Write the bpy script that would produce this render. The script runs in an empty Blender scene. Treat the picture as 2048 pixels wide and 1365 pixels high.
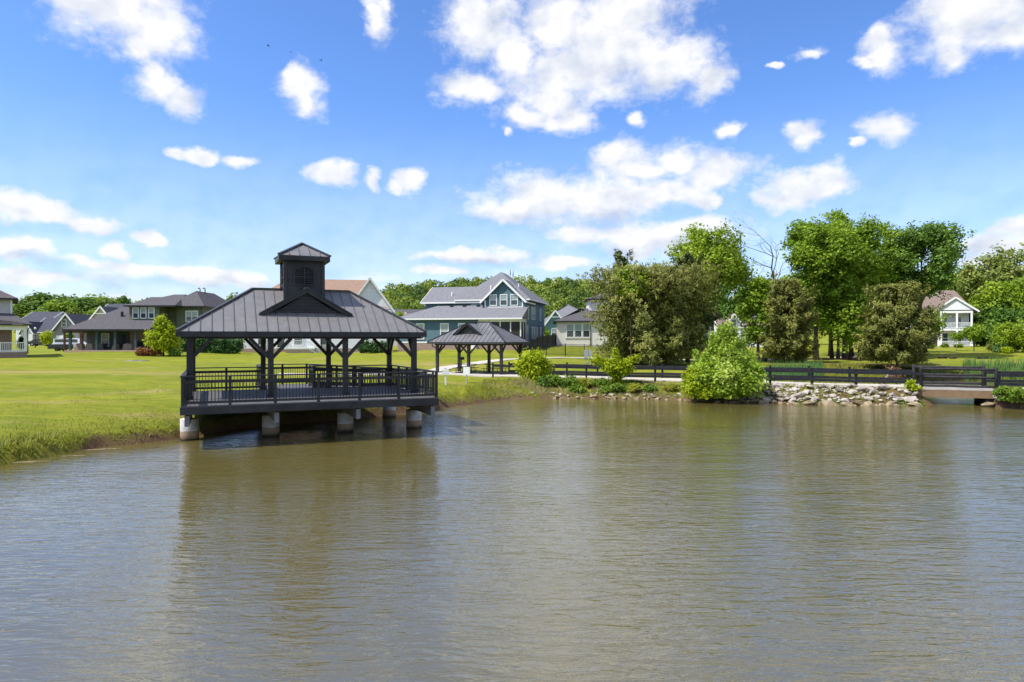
import bpy, math, random
import numpy as np
from mathutils import Vector, Matrix

R = math.radians
random.seed(7)
S = bpy.context.scene
COL = S.collection

# ------------------------------------------------------------------ camera, light, exposure
CAMZ, F, HOR = 3.934, 1365.33, 678.8
cam_d = bpy.data.cameras.new('camera')
cam = bpy.data.objects.new('camera', cam_d)
COL.objects.link(cam)
cam.location = (0, 0, CAMZ)
cam.rotation_euler = (R(90) - math.atan((682.5 - HOR) / F), 0, 0)
cam_d.lens, cam_d.sensor_width = 24.0, 36.0
cam_d.clip_start, cam_d.clip_end = 0.1, 6000
S.camera = cam

SUN_EL, SUN_AZ = R(56), R(-113)          # azimuth measured from +Y towards +X
sd = Vector((math.sin(SUN_AZ) * math.cos(SUN_EL), math.cos(SUN_AZ) * math.cos(SUN_EL), math.sin(SUN_EL)))
sun_d = bpy.data.lights.new('sun', 'SUN')
sun_d.energy, sun_d.angle, sun_d.color = 3.3, R(0.5), (1.0, 0.95, 0.86)
sun = bpy.data.objects.new('sun', sun_d)
COL.objects.link(sun)
sun.rotation_euler = sd.to_track_quat('Z', 'Y').to_euler()
sun.location = sd * 300

S.view_settings.view_transform = 'Standard'
S.view_settings.look = 'None'
S.view_settings.exposure = 0.86
S.view_settings.gamma = 1.0
S.view_settings.use_curve_mapping = False
cy = S.cycles
cy.use_denoising = True
cy.max_bounces, cy.diffuse_bounces, cy.glossy_bounces = 6, 3, 3
cy.transmission_bounces, cy.transparent_max_bounces = 4, 6
cy.sample_clamp_indirect = 6
cy.caustics_reflective = cy.caustics_refractive = False


def ang(px, py):
    """direction of a photograph point as azimuth, elevation"""
    u = (px - 1024) / F
    v = (HOR - py) / F
    return math.atan(u), math.atan(v / math.sqrt(1 + u * u))


def build_world():
    w = bpy.data.worlds.new('World')
    S.world = w
    w.use_nodes = True
    nt = w.node_tree
    nt.nodes.clear()
    N, L = nt.nodes.new, nt.links.new

    def math_n(op, a, b=None, c=None, clamp=False):
        n = N('ShaderNodeMath')
        n.operation, n.use_clamp = op, clamp
        for i, v in enumerate((a, b, c)):
            if v is None:
                continue
            if isinstance(v, (int, float)):
                n.inputs[i].default_value = v
            else:
                L(v, n.inputs[i])
        return n.outputs[0]

    def vec_n(op, a, b=None, c=None):
        n = N('ShaderNodeVectorMath')
        n.operation = op
        for i, v in enumerate((a, b, c)):
            if v is None:
                continue
            if isinstance(v, (tuple, list)):
                n.inputs[i].default_value = v
            else:
                L(v, n.inputs[i])
        return n.outputs['Value'] if op in ('LENGTH', 'DOT_PRODUCT') else n.outputs[0]

    def ramp(v, a, b, lo=0.0, hi=1.0):
        n = N('ShaderNodeMapRange')
        n.interpolation_type = 'SMOOTHSTEP'
        L(v, n.inputs[0])
        for i, k in enumerate((a, b, lo, hi)):
            n.inputs[i + 1].default_value = k
        return n.outputs[0]

    def noise(vec, scale, detail=6, rough=0.55):
        n = N('ShaderNodeTexNoise')
        L(vec, n.inputs['Vector'])
        n.inputs['Scale'].default_value = scale
        n.inputs['Detail'].default_value = detail
        n.inputs['Roughness'].default_value = rough
        return n.outputs['Fac'], n.outputs['Color']

    tc = N('ShaderNodeTexCoord')
    sep = N('ShaderNodeSeparateXYZ')
    L(tc.outputs['Generated'], sep.inputs[0])
    az = math_n('ARCTAN2', sep.outputs[0], sep.outputs[1])
    el = math_n('ARCSINE', sep.outputs[2])
    cmb = N('ShaderNodeCombineXYZ')
    L(az, cmb.inputs[0])
    L(el, cmb.inputs[1])
    p = cmb.outputs[0]
    # stretch the noise sideways a little: clouds are wider than tall
    ps = vec_n('MULTIPLY', p, (1.0, 1.35, 1.0))
    _, wc = noise(ps, 11, 7, 0.6)
    warp = vec_n('MULTIPLY', vec_n('SUBTRACT', wc, (0.5, 0.5, 0.5)), (0.07, 0.05, 0.0))
    pw = vec_n('ADD', p, warp)
    blobs = [  # photograph x, y, half width, half height
        (235, 20, 150, 75), (320, 60, 75, 60), (150, 5, 80, 25), (270, 95, 40, 35),
        (325, 175, 55, 32), (365, 200, 45, 30), (300, 150, 30, 26),
        (605, 180, 42, 45), (615, 212, 34, 28), (585, 150, 24, 22),
        (757, 38, 24, 40), (775, 10, 20, 25),
        (970, 50, 90, 62), (1110, 50, 80, 75), (1215, 95, 150, 90), (1150, 150, 150, 60), (1340, 125, 95, 55), (1250, 30, 130, 55),
        (1415, 165, 45, 36), (940, 180, 70, 30), (1025, 110, 60, 60), (1050, 232, 60, 24), (1130, 240, 65, 26), (1100, 195, 70, 40),
        (350, 300, 26, 13), (410, 306, 50, 16), (490, 316, 36, 15),
        (662, 350, 46, 24), (690, 345, 22, 18), (745, 357, 18, 18), (825, 355, 30, 24), (800, 366, 24, 14),
        (1100, 400, 150, 45), (1230, 395, 130, 40), (1330, 385, 80, 28), (1020, 420, 80, 36), (1410, 400, 32, 22),
        (1235, 310, 60, 32), (1340, 320, 80, 36), (1430, 345, 75, 32), (1280, 335, 90, 26),
        (1595, 380, 85, 36), (1640, 355, 46, 28), (1550, 400, 50, 22), (1660, 385, 40, 22),
        (1612, 270, 42, 30), (1590, 262, 26, 22), (1770, 260, 55, 32), (1705, 297, 16, 12), (1466, 261, 28, 18),
        (1775, 105, 50, 42), (1740, 125, 30, 16), (1770, 72, 40, 22), (1630, 105, 32, 12), (1560, 126, 16, 7),
        (1950, 40, 130, 55), (1900, 110, 50, 34), (2030, 60, 60, 42), (1890, 15, 90, 34),
        (1275, 235, 22, 16), (1010, 270, 12, 10),
        (45, 420, 70, 32), (110, 435, 75, 28), (170, 450, 60, 20), (10, 405, 40, 26),
        (310, 473, 44, 16), (232, 505, 32, 15), (55, 510, 70, 26), (15, 500, 50, 20),
        (1330, 480, 180, 36), (1200, 465, 120, 20), (1400, 455, 60, 18),
        (950, 513, 140, 16), (1120, 525, 80, 14), (870, 545, 60, 12),
        (260, 530, 120, 15), (400, 548, 120, 18), (180, 528, 60, 14), (80, 565, 110, 18), (480, 560, 90, 16),
        (1985, 490, 110, 28), (2030, 455, 60, 26), (1950, 520, 70, 18), (2000, 545, 90, 16),
    ]
    dmin = None
    for bx, by, rx, ry in blobs:
        a, e = ang(bx, by)
        k = 1.0 / math.cos(a) ** 0
        g_ = 1.32 if by > 340 else 1.12
        rx_, ry_ = g_ * rx / F * math.cos(a) ** 2, g_ * ry / F * math.cos(a)
        q = vec_n('MULTIPLY_ADD', pw, (1 / rx_, 1 / ry_, 0), (-a / rx_, -e / ry_, 0))
        l = vec_n('LENGTH', q)
        dmin = l if dmin is None else math_n('SMOOTH_MIN', dmin, l, 0.25)
    f1, _ = noise(ps, 20, 9, 0.61)
    # sky carries on all round; unseen cloud cover thickened to brighten the ambient light
    d3 = vec_n('MULTIPLY', tc.outputs['Generated'], (1.0, 1.0, 1.9))
    g1, _ = noise(d3, 3.6, 3, 0.5)
    outside = math_n('MAXIMUM', ramp(math_n('ABSOLUTE', az), 0.70, 0.80), ramp(el, 0.47, 0.55))
    gen = math_n('ADD', math_n('MULTIPLY_ADD', g1, 6.0, -2.6), math_n('MULTIPLY_ADD', outside, 4.0, -4.0))
    core = math_n('MAXIMUM', math_n('MULTIPLY_ADD', dmin, -1.95, 1.95), gen)
    core = math_n('MAXIMUM', core, -1.2)
    dens = math_n('MULTIPLY_ADD', math_n('SUBTRACT', f1, 0.5), 3.1, core)
    alpha = ramp(dens, -0.25, 1.35)
    f4, _ = noise(ps, 46, 6, 0.6)
    wisp = ramp(math_n('MULTIPLY_ADD', math_n('SUBTRACT', f4, 0.5), 3.0, math_n('MULTIPLY_ADD', core, 0.8, 0.25)), -0.1, 1.6)
    alpha = math_n('MAXIMUM', alpha, math_n('MULTIPLY', wisp, 0.6))
    # thin veils low down
    st = vec_n('MULTIPLY', p, (5.0, 26.0, 1.0))
    s1, _ = noise(st, 1.6, 5, 0.55)
    low = math_n('MULTIPLY', ramp(el, 0.0, 0.03), ramp(el, 0.17, 0.05))
    veil = math_n('MULTIPLY', math_n('MULTIPLY', ramp(s1, 0.38, 0.68), low), 0.85)
    alpha = math_n('MAXIMUM', math_n('MULTIPLY', alpha, 0.97), veil)
    haze = math_n('MULTIPLY', ramp(el, 0.34, -0.02), 0.50)
    alpha = math_n('MAXIMUM', alpha, haze)
    # lit tops and greyer bases: compare the cloud noise with itself a little higher up, sunwards
    pu = vec_n('ADD', ps, (-0.012, 0.022, 0.0))
    f2, _ = noise(pu, 15, 4, 0.5)
    f3, _ = noise(ps, 15, 4, 0.5)
    lit = math_n('MULTIPLY_ADD', math_n('SUBTRACT', f3, f2), 2.4, 0.80)
    base = None
    for bx, by, rx, ry in [(1150, 440, 230, 30), (1330, 497, 190, 22), (950, 524, 150, 12), (100, 465, 130, 16), (1990, 500, 120, 26),
                           (1250, 150, 120, 36), (2000, 35, 100, 30), (330, 560, 260, 14), (180, 25, 120, 34), (60, 530, 110, 12)]:
        a, e = ang(bx, by)
        rx_, ry_ = rx / F * math.cos(a) ** 2, ry / F * math.cos(a)
        l = vec_n('LENGTH', vec_n('MULTIPLY_ADD', pw, (1 / rx_, 1 / ry_, 0), (-a / rx_, -e / ry_, 0)))
        base = l if base is None else math_n('SMOOTH_MIN', base, l, 0.3)
    under = ramp(base, 1.25, 0.2)
    lit = math_n('SUBTRACT', lit, math_n('MULTIPLY', under, 0.48), clamp=True)
    cmix = N('ShaderNodeMix')
    cmix.data_type = 'RGBA'
    L(lit, cmix.inputs[0])
    cmix.inputs[6].default_value = (0.56, 0.63, 0.77, 1)
    cmix.inputs[7].default_value = (1.0, 0.99, 0.98, 1)
    sky = N('ShaderNodeTexSky')
    sky.sky_type = 'NISHITA'
    sky.sun_disc = False
    sky.sun_elevation, sky.sun_rotation = SUN_EL, SUN_AZ
    sky.air_density, sky.dust_density, sky.ozone_density = 1.0, 0.9, 2.2
    gm = N('ShaderNodeGamma')
    L(sky.outputs[0], gm.inputs[0])
    gm.inputs[1].default_value = 1.12
    tint = N('ShaderNodeMix')
    tint.data_type, tint.blend_type = 'RGBA', 'MULTIPLY'
    tint.inputs[0].default_value = 1.0
    L(gm.outputs[0], tint.inputs[6])
    tint.inputs[7].default_value = (0.64, 0.85, 1.16, 1)
    b1, b2, mx, out = N('ShaderNodeBackground'), N('ShaderNodeBackground'), N('ShaderNodeMixShader'), N('ShaderNodeOutputWorld')
    L(tint.outputs[2], b1.inputs[0])
    b1.inputs[1].default_value = 0.094
    L(cmix.outputs[2], b2.inputs[0])
    b2.inputs[1].default_value = 0.60
    L(alpha, mx.inputs[0])
    L(b1.outputs[0], mx.inputs[1])
    L(b2.outputs[0], mx.inputs[2])
    L(mx.outputs[0], out.inputs[0])
    w.cycles.sampling_method = 'MANUAL'
    w.cycles.sample_map_resolution = 512


build_world()

# ------------------------------------------------------------------ places in the world


def at(px, py, Y):
    return Vector(((px - 1024) / F * Y, Y, CAMZ - (py - HOR) / F * Y))


def px_x(px, Y):
    return (px - 1024) / F * Y


# ------------------------------------------------------------------ materials
MATS = {}


def mat(name, col, rough=0.6, spec=0.3, var=0.12, scale=2.0, bump=0.0, bscale=20.0, metal=0.0, col2=None, stretch=(1, 1, 1), lap=0.0, streak=0.0):
    """painted, metal, wood or mineral surface: base colour varied by noise in world space, optional relief"""
    if name in MATS:
        return MATS[name]
    m = bpy.data.materials.new(name)
    m.use_nodes = True
    nt = m.node_tree
    N, L = nt.nodes.new, nt.links.new
    b = nt.nodes['Principled BSDF']
    b.inputs['Roughness'].default_value = rough
    b.inputs['Specular IOR Level'].default_value = spec
    b.inputs['Metallic'].default_value = metal
    geo = N('ShaderNodeNewGeometry')
    mp = N('ShaderNodeMapping')
    mp.inputs['Scale'].default_value = stretch
    L(geo.outputs['Position'], mp.inputs[0])
    no = N('ShaderNodeTexNoise')
    no.inputs['Scale'].default_value = scale
    no.inputs['Detail'].default_value = 5
    no.inputs['Roughness'].default_value = 0.6
    L(mp.outputs[0], no.inputs['Vector'])
    c2 = col2 or tuple(max(0, c * (1 - 2.2 * var)) for c in col)
    c1 = col if col2 else tuple(min(1, c * (1 + 1.4 * var)) for c in col)
    mx = N('ShaderNodeMix')
    mx.data_type = 'RGBA'
    mr = N('ShaderNodeMapRange')
    mr.inputs[1].default_value, mr.inputs[2].default_value = 0.3, 0.7
    L(no.outputs['Fac'], mr.inputs[0])
    L(mr.outputs[0], mx.inputs[0])
    mx.inputs[6].default_value = (*c2, 1)
    mx.inputs[7].default_value = (*c1, 1)
    L(mx.outputs[2], b.inputs['Base Color'])
    hgt = None
    if bump:
        n2 = N('ShaderNodeTexNoise')
        n2.inputs['Scale'].default_value = bscale
        n2.inputs['Detail'].default_value = 4
        L(mp.outputs[0], n2.inputs['Vector'])
        hgt = n2.outputs['Fac']
        bn = N('ShaderNodeBump')
        bn.inputs['Strength'].default_value = 1.0
        bn.inputs['Distance'].default_value = bump
        L(hgt, bn.inputs['Height'])
        L(bn.outputs[0], b.inputs['Normal'])
    if lap:                                  # lap siding: a saw-tooth relief along z
        sp = N('ShaderNodeSeparateXYZ')
        L(geo.outputs['Position'], sp.inputs[0])
        dv = N('ShaderNodeMath')
        dv.operation = 'DIVIDE'
        L(sp.outputs[2], dv.inputs[0])
        dv.inputs[1].default_value = lap
        fr = N('ShaderNodeMath')
        fr.operation = 'FRACT'
        L(dv.outputs[0], fr.inputs[0])
        iv = N('ShaderNodeMath')
        iv.operation = 'SUBTRACT'
        iv.inputs[0].default_value = 1
        L(fr.outputs[0], iv.inputs[1])
        bn = N('ShaderNodeBump')
        bn.inputs['Distance'].default_value = 0.035
        L(iv.outputs[0], bn.inputs['Height'])
        L(bn.outputs[0], b.inputs['Normal'])
    MATS[name] = m
    return m


def leaf_mat(name, dark, mid, light, trans=0.3, up=False):
    if name in MATS:
        return MATS[name]
    m = bpy.data.materials.new(name)
    m.use_nodes = True
    nt = m.node_tree
    N, L = nt.nodes.new, nt.links.new
    b = nt.nodes['Principled BSDF']
    out = nt.nodes['Material Output']
    at_ = N('ShaderNodeAttribute')
    at_.attribute_name = 'tint'
    cr = N('ShaderNodeValToRGB')
    cr.color_ramp.elements[0].color = (*dark, 1)
    cr.color_ramp.elements[1].color = (*light, 1)
    e = cr.color_ramp.elements.new(0.5)
    e.color = (*mid, 1)
    L(at_.outputs['Fac'], cr.inputs[0])
    L(cr.outputs[0], b.inputs['Base Color'])
    b.inputs['Roughness'].default_value = 0.55
    b.inputs['Specular IOR Level'].default_value = 0.25
    tr = N('ShaderNodeBsdfTranslucent')
    if up:                                   # fine blades shade as the turf they form
        cn = N('ShaderNodeCombineXYZ')
        cn.inputs[2].default_value = 1.0
        L(cn.outputs[0], b.inputs['Normal'])
        L(cn.outputs[0], tr.inputs['Normal'])
    L(cr.outputs[0], tr.inputs[0])
    ms = N('ShaderNodeMixShader')
    ms.inputs[0].default_value = trans
    L(b.outputs[0], ms.inputs[1])
    L(tr.outputs[0], ms.inputs[2])
    L(ms.outputs[0], out.inputs[0])
    MATS[name] = m
    return m


def brick_mat(name, c1, c2, mortar, bw=0.22, bh=0.075):
    if name in MATS:
        return MATS[name]
    m = bpy.data.materials.new(name)
    m.use_nodes = True
    nt = m.node_tree
    N, L = nt.nodes.new, nt.links.new
    b = nt.nodes['Principled BSDF']
    b.inputs['Roughness'].default_value = 0.85
    geo = N('ShaderNodeNewGeometry')
    sp = N('ShaderNodeSeparateXYZ')
    L(geo.outputs['Position'], sp.inputs[0])
    ad = N('ShaderNodeMath')
    L(sp.outputs[0], ad.inputs[0])
    L(sp.outputs[1], ad.inputs[1])
    cb = N('ShaderNodeCombineXYZ')
    L(ad.outputs[0], cb.inputs[0])
    L(sp.outputs[2], cb.inputs[1])
    br = N('ShaderNodeTexBrick')
    br.inputs['Color1'].default_value = (*c1, 1)
    br.inputs['Color2'].default_value = (*c2, 1)
    br.inputs['Mortar'].default_value = (*mortar, 1)
    br.inputs['Scale'].default_value = 1.0
    br.inputs['Brick Width'].default_value = bw
    br.inputs['Row Height'].default_value = bh
    br.inputs['Mortar Size'].default_value = 0.008
    L(cb.outputs[0], br.inputs['Vector'])
    L(br.outputs['Color'], b.inputs['Base Color'])
    MATS[name] = m
    return m


BLACK = mat('charcoal_paint', (0.028, 0.028, 0.0295), 0.5, 0.4, 0.32, 1.4, 0.002, 40)
BLACKF = mat('fence_black', (0.016, 0.017, 0.022), 0.6, 0.3, 0.25, 4, 0.004, 25)
PANEL = mat('roof_panel_metal', (0.175, 0.168, 0.168), 0.42, 0.5, 0.075, 2.6, 0.0, 1, 0.0, stretch=(1, 1, .25))
SEAMM = mat('roof_seam_metal', (0.12, 0.117, 0.122), 0.4, 0.5, 0.1, 1.2)
PANEL2 = mat('pavilion_panel_metal', (0.145, 0.142, 0.148), 0.36, 0.5, 0.10, 1.2)
TRIMM = mat('roof_trim_metal', (0.035, 0.036, 0.04), 0.4, 0.5, 0.1, 2)
PLANKM = mat('deck_board_grey', (0.125, 0.12, 0.125), 0.65, 0.3, 0.16, 2.5, 0.003, 18, col2=(0.085, 0.082, 0.088))
STEEL = mat('grey_beam', (0.17, 0.18, 0.19), 0.5, 0.4, 0.12, 3)
CONC = mat('path_concrete', (0.50, 0.46, 0.40), 0.85, 0.2, 0.08, 1.3, 0.004, 30)
WHITE = mat('white_trim', (0.78, 0.78, 0.76), 0.5, 0.3, 0.03, 1)
GLASS = mat('window_glass', (0.035, 0.05, 0.055), 0.06, 0.8, 0.3, 0.5)
BLIND = mat('window_blind', (0.30, 0.36, 0.35), 0.3, 0.6, 0.05, 1)
SCREEN = mat('porch_screen', (0.03, 0.026, 0.022), 0.5, 0.3, 0.3, 0.8)
SH_GREY = mat('shingle_grey', (0.20, 0.20, 0.22), 0.9, 0.15, 0.22, 7, 0.02, 14, stretch=(1, 1, 2.5))
SH_DARK = mat('shingle_charcoal', (0.105, 0.100, 0.108), 0.9, 0.15, 0.22, 7, 0.02, 14, stretch=(1, 1, 2.5))
SH_NAVY = mat('shingle_navy', (0.075, 0.078, 0.098), 0.9, 0.15, 0.2, 7, 0.02, 14)
SH_BROWN = mat('shingle_brown', (0.32, 0.215, 0.16), 0.9, 0.15, 0.2, 7, 0.02, 14, stretch=(1, 1, 2.5))
SH_TAUPE = mat('shingle_taupe', (0.22, 0.165, 0.14), 0.9, 0.15, 0.2, 7, 0.02, 14, stretch=(1, 1, 2.5))
TEAL = mat('teal_siding', (0.074, 0.142, 0.172), 0.6, 0.3, 0.06, 1, lap=0.18)
OLIVE = mat('olive_siding', (0.115, 0.132, 0.078), 0.6, 0.3, 0.06, 1, lap=0.18)
LGREY = mat('light_grey_siding', (0.46, 0.45, 0.44), 0.6, 0.3, 0.03, 1, lap=0.18)
WSIDE = mat('white_siding', (0.66, 0.67, 0.68), 0.6, 0.3, 0.03, 1, lap=0.18)
WBRICK = brick_mat('white_painted_brick', (0.78, 0.74, 0.71), (0.72, 0.68, 0.65), (0.64, 0.61, 0.58))
BRICK = brick_mat('brown_brick', (0.22, 0.13, 0.10), (0.30, 0.19, 0.15), (0.36, 0.31, 0.28))
BRICKT = brick_mat('tan_brick', (0.36, 0.23, 0.17), (0.44, 0.29, 0.22), (0.46, 0.40, 0.35))
MIDGREY = mat('grey_board', (0.22, 0.215, 0.21), 0.6, 0.3, 0.04, 1)
CREAM = mat('cream_board', (0.52, 0.48, 0.40), 0.6, 0.3, 0.04, 1)
BLUEC = mat('slate_blue_post', (0.055, 0.085, 0.10), 0.5, 0.3, 0.06, 1)
CORTEN = mat('red_brown_wood', (0.085, 0.030, 0.022), 0.6, 0.3, 0.15, 4)
BARK = mat('bark', (0.085, 0.062, 0.047), 0.95, 0.1, 0.25, 6, 0.03, 14, stretch=(1, 1, 0.3))
BARKG = mat('grey_bark', (0.16, 0.14, 0.125), 0.95, 0.1, 0.25, 6, 0.03, 14, stretch=(1, 1, 0.3))
BARKL = mat('pale_bark', (0.30, 0.25, 0.20), 0.95, 0.1, 0.2, 6, 0.02, 14)
STONE = mat('riprap_limestone', (0.50, 0.44, 0.385), 0.9, 0.15, 0.3, 1.6, 0.03, 9, col2=(0.29, 0.25, 0.225))
STONEW = mat('wet_stone', (0.42, 0.33, 0.20), 0.8, 0.2, 0.3, 3, 0.03, 9, col2=(0.15, 0.11, 0.07))
SIGNW = mat('sign_white', (0.72, 0.73, 0.74), 0.45, 0.4, 0.02, 1)
GALV = mat('galvanised', (0.33, 0.35, 0.36), 0.4, 0.5, 0.1, 5)
RUBBER = mat('tyre_rubber', (0.02, 0.02, 0.02), 0.8)
CARW = mat('car_white', (0.75, 0.76, 0.78), 0.25, 0.6, 0.02, 1)
CARD = mat('car_dark', (0.018, 0.02, 0.026), 0.22, 0.6, 0.1, 1)
COVER = mat('beige_cover', (0.33, 0.27, 0.21), 0.8, 0.2, 0.15, 3, 0.01, 10)
MULCH = mat('mulch_red', (0.24, 0.10, 0.055), 0.95, 0.1, 0.3, 3, 0.03, 18)
BRIDGEF = mat('bridge_fascia', (0.27, 0.18, 0.10), 0.85, 0.2, 0.2, 3, 0.006, 20, col2=(0.20, 0.13, 0.08))
RAILW = mat('weathered_rail', (0.055, 0.050, 0.055), 0.8, 0.2, 0.3, 5, 0.006, 25, col2=(0.025, 0.024, 0.028))
RED = mat('red_lens', (0.35, 0.02, 0.02), 0.3, 0.5)
GREENP = mat('green_plastic', (0.04, 0.25, 0.04), 0.4, 0.4)

# ------------------------------------------------------------------ mesh helpers


def mesh_obj(name, verts, faces, m, parent=None, smooth=False, attr=None):
    me = bpy.data.meshes.new(name)
    if isinstance(faces, np.ndarray):
        n, k = faces.shape
        me.vertices.add(len(verts))
        me.vertices.foreach_set('co', np.asarray(verts, np.float32).ravel())
        me.loops.add(n * k)
        me.loops.foreach_set('vertex_index', faces.astype(np.int32).ravel())
        me.polygons.add(n)
        me.polygons.foreach_set('loop_start', np.arange(0, n * k, k, dtype=np.int32))
        me.update(calc_edges=True)
    else:
        me.from_pydata([tuple(v) for v in verts], [], faces)
        me.update()
    if smooth:
        me.polygons.foreach_set('use_smooth', np.ones(len(me.polygons), bool))
    if attr is not None:
        for an, arr in attr.items():
            a = me.attributes.new(an, 'FLOAT', 'POINT')
            a.data.foreach_set('value', np.asarray(arr, np.float32))
    me.materials.append(m)
    o = bpy.data.objects.new(name, me)
    COL.objects.link(o)
    if parent:
        o.parent = parent
    return o


def tag(o, label=None, cat=None, group=None, kind=None):
    if label:
        o['label'] = label
    if cat:
        o['category'] = cat
    if group:
        o['group'] = group
    if kind:
        o['kind'] = kind
    return o


def thing(name, label, cat, loc=(0, 0, 0), rz=0.0, group=None):
    o = bpy.data.objects.new(name, None)
    COL.objects.link(o)
    o.location = loc
    o.rotation_euler = (0, 0, rz)
    o.empty_display_size = 0.2
    return tag(o, label, cat, group)


_unit = {}


def unit_box(m):
    if m.name not in _unit:
        v = [(x, y, z) for x in (-.5, .5) for y in (-.5, .5) for z in (-.5, .5)]
        f = [(0, 1, 3, 2), (4, 6, 7, 5), (0, 4, 5, 1), (2, 3, 7, 6), (0, 2, 6, 4), (1, 5, 7, 3)]
        me = bpy.data.meshes.new('box_' + m.name)
        me.from_pydata(v, [], f)
        me.update()
        me.materials.append(m)
        _unit[m.name] = me
    return _unit[m.name]


def share(name, me, parent, loc=(0, 0, 0), rot=None, scale=(1, 1, 1)):
    o = bpy.data.objects.new(name, me)
    COL.objects.link(o)
    o.parent = parent
    o.location = loc
    if rot is not None:
        o.rotation_euler = rot
    o.scale = scale
    return o


def box(name, parent, x0, x1, y0, y1, z0, z1, m):
    return share(name, unit_box(m), parent, ((x0 + x1) / 2, (y0 + y1) / 2, (z0 + z1) / 2), None, (abs(x1 - x0), abs(y1 - y0), abs(z1 - z0)))


def bar(name, parent, p0, p1, w, h, m, up=(0, 0, 1)):
    p0, p1 = Vector(p0), Vector(p1)
    d = p1 - p0
    x = d.normalized()
    u = Vector(up)
    if abs(x.dot(u)) > 0.98:
        u = Vector((0, 1, 0))
    y = u.cross(x).normalized()
    z = x.cross(y)
    M = Matrix((x, y, z)).transposed()
    return share(name, unit_box(m), parent, (p0 + p1) / 2, M.to_euler(), (d.length, w, h))


def prism(name, parent, pts, axis, a0, a1, m):
    """polygon pts extruded from a0 to a1 along axis ('x': pts are (y,z); 'y': pts are (x,z); 'z': pts are (x,y))"""
    def P(p, a):
        return (a, p[0], p[1]) if axis == 'x' else (p[0], a, p[1]) if axis == 'y' else (p[0], p[1], a)
    n = len(pts)
    v = [P(p, a0) for p in pts] + [P(p, a1) for p in pts]
    f = [tuple(range(n)), tuple(range(2 * n - 1, n - 1, -1))] + [(i, i + n, (i + 1) % n + n, (i + 1) % n) for i in range(n)]
    o = mesh_obj(name, v, f, m, parent)
    fix_normals(o.data)
    return o


def fix_normals(me):
    import bmesh
    bm = bmesh.new()
    bm.from_mesh(me)
    bmesh.ops.recalc_face_normals(bm, faces=bm.faces)
    bm.to_mesh(me)
    bm.free()


def slab(name, parent, pts, t, m):
    """a flat piece with top polygon pts (3d), t thick downwards"""
    n = len(pts)
    v = [tuple(p) for p in pts] + [(p[0], p[1], p[2] - t) for p in pts]
    f = [tuple(range(n)), tuple(range(2 * n - 1, n - 1, -1))] + [(i, i + n, (i + 1) % n + n, (i + 1) % n) for i in range(n)]
    o = mesh_obj(name, v, f, m, parent)
    fix_normals(o.data)
    return o


def tube_data(path, radii, k=8, cap=True):
    """verts, faces of a tapered tube along a polyline"""
    V, Fc = [], []
    n = len(path)
    for i, p in enumerate(path):
        p = Vector(p)
        d = (Vector(path[min(i + 1, n - 1)]) - Vector(path[max(i - 1, 0)]))
        d = d.normalized() if d.length > 1e-6 else Vector((0, 0, 1))
        a = d.cross(Vector((0.31, 0.2, 0.93)) if abs(d.z) < 0.9 else Vector((1, 0.1, 0))).normalized()
        b = d.cross(a)
        for j in range(k):
            t = 2 * math.pi * j / k
            V.append(tuple(p + float(radii[i]) * (math.cos(t) * a + math.sin(t) * b)))
    for i in range(n - 1):
        for j in range(k):
            Fc.append((i * k + j, i * k + (j + 1) % k, (i + 1) * k + (j + 1) % k, (i + 1) * k + j))
    if cap:
        Fc.append(tuple(range(k - 1, -1, -1)))
        Fc.append(tuple(range((n - 1) * k, n * k)))
    return V, Fc


def tubes(name, parent, specs, m, k=7, smooth=True):
    V, Fc = [], []
    for path, radii in specs:
        v, f = tube_data(path, radii, k)
        o = len(V)
        V += v
        Fc += [tuple(i + o for i in q) for q in f]
    return mesh_obj(name, V, Fc, m, parent, smooth)


def lathe(name, parent, prof, m, k=20, loc=(0, 0, 0), smooth=True):
    V, Fc = [], []
    for r, z in prof:
        for j in range(k):
            t = 2 * math.pi * j / k
            V.append((r * math.cos(t), r * math.sin(t), z))
    for i in range(len(prof) - 1):
        for j in range(k):
            Fc.append((i * k + j, i * k + (j + 1) % k, (i + 1) * k + (j + 1) % k, (i + 1) * k + j))
    Fc.append(tuple(range(k - 1, -1, -1)))
    Fc.append(tuple(range((len(prof) - 1) * k, len(prof) * k)))
    o = mesh_obj(name, V, Fc, m, parent, smooth)
    o.location = loc
    return o


# ------------------------------------------------------------------ terrain
SHORE = [(-36, -12), (-33, 2), (-27, 9), (-20.5, 15), (-16.9, 19.4), (-16.0, 21.3), (-15.6, 23.0), (-15.0, 24.9), (-13.9, 25.9), (-13.2, 26.8),
         (-12.7, 28.6), (-11.6, 30.6), (-9.9, 32.2), (-8.4, 33.0), (-7.3, 34.4), (-6.35, 35.5), (-4.75, 37.2), (-3.85, 39.3), (-2.0, 42.2),
         (-0.1, 44.7), (2.5, 45.5), (5.9, 45.4), (8.4, 44.9), (10.8, 44.3), (13.1, 42.7), (15.4, 42.6), (17.6, 41.3), (19.7, 40.7),
         (22.3, 40.7), (25.0, 40.6),
         # the channel under the footbridge and the small pond behind the causeway
         (25.6, 41.4), (26.6, 44.2), (26.0, 46.5), (23.0, 48.5), (20.5, 51.0), (20.0, 54.0), (23.0, 57.5), (28.0, 61.0), (35.0, 64.5), (44.0, 66.0),
         (54.0, 62.0), (58, 54), (52, 45), (42.0, 40.5), (33.0, 43.2), (30.6, 43.6), (28.8, 42.6), (27.9, 39.9),
         (29.4, 39.1), (34, 37.2), (42, 33), (52, 24), (58, 8), (60, -12), (40, -40), (-20, -36)]
SH = np.array(SHORE, float)


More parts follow.
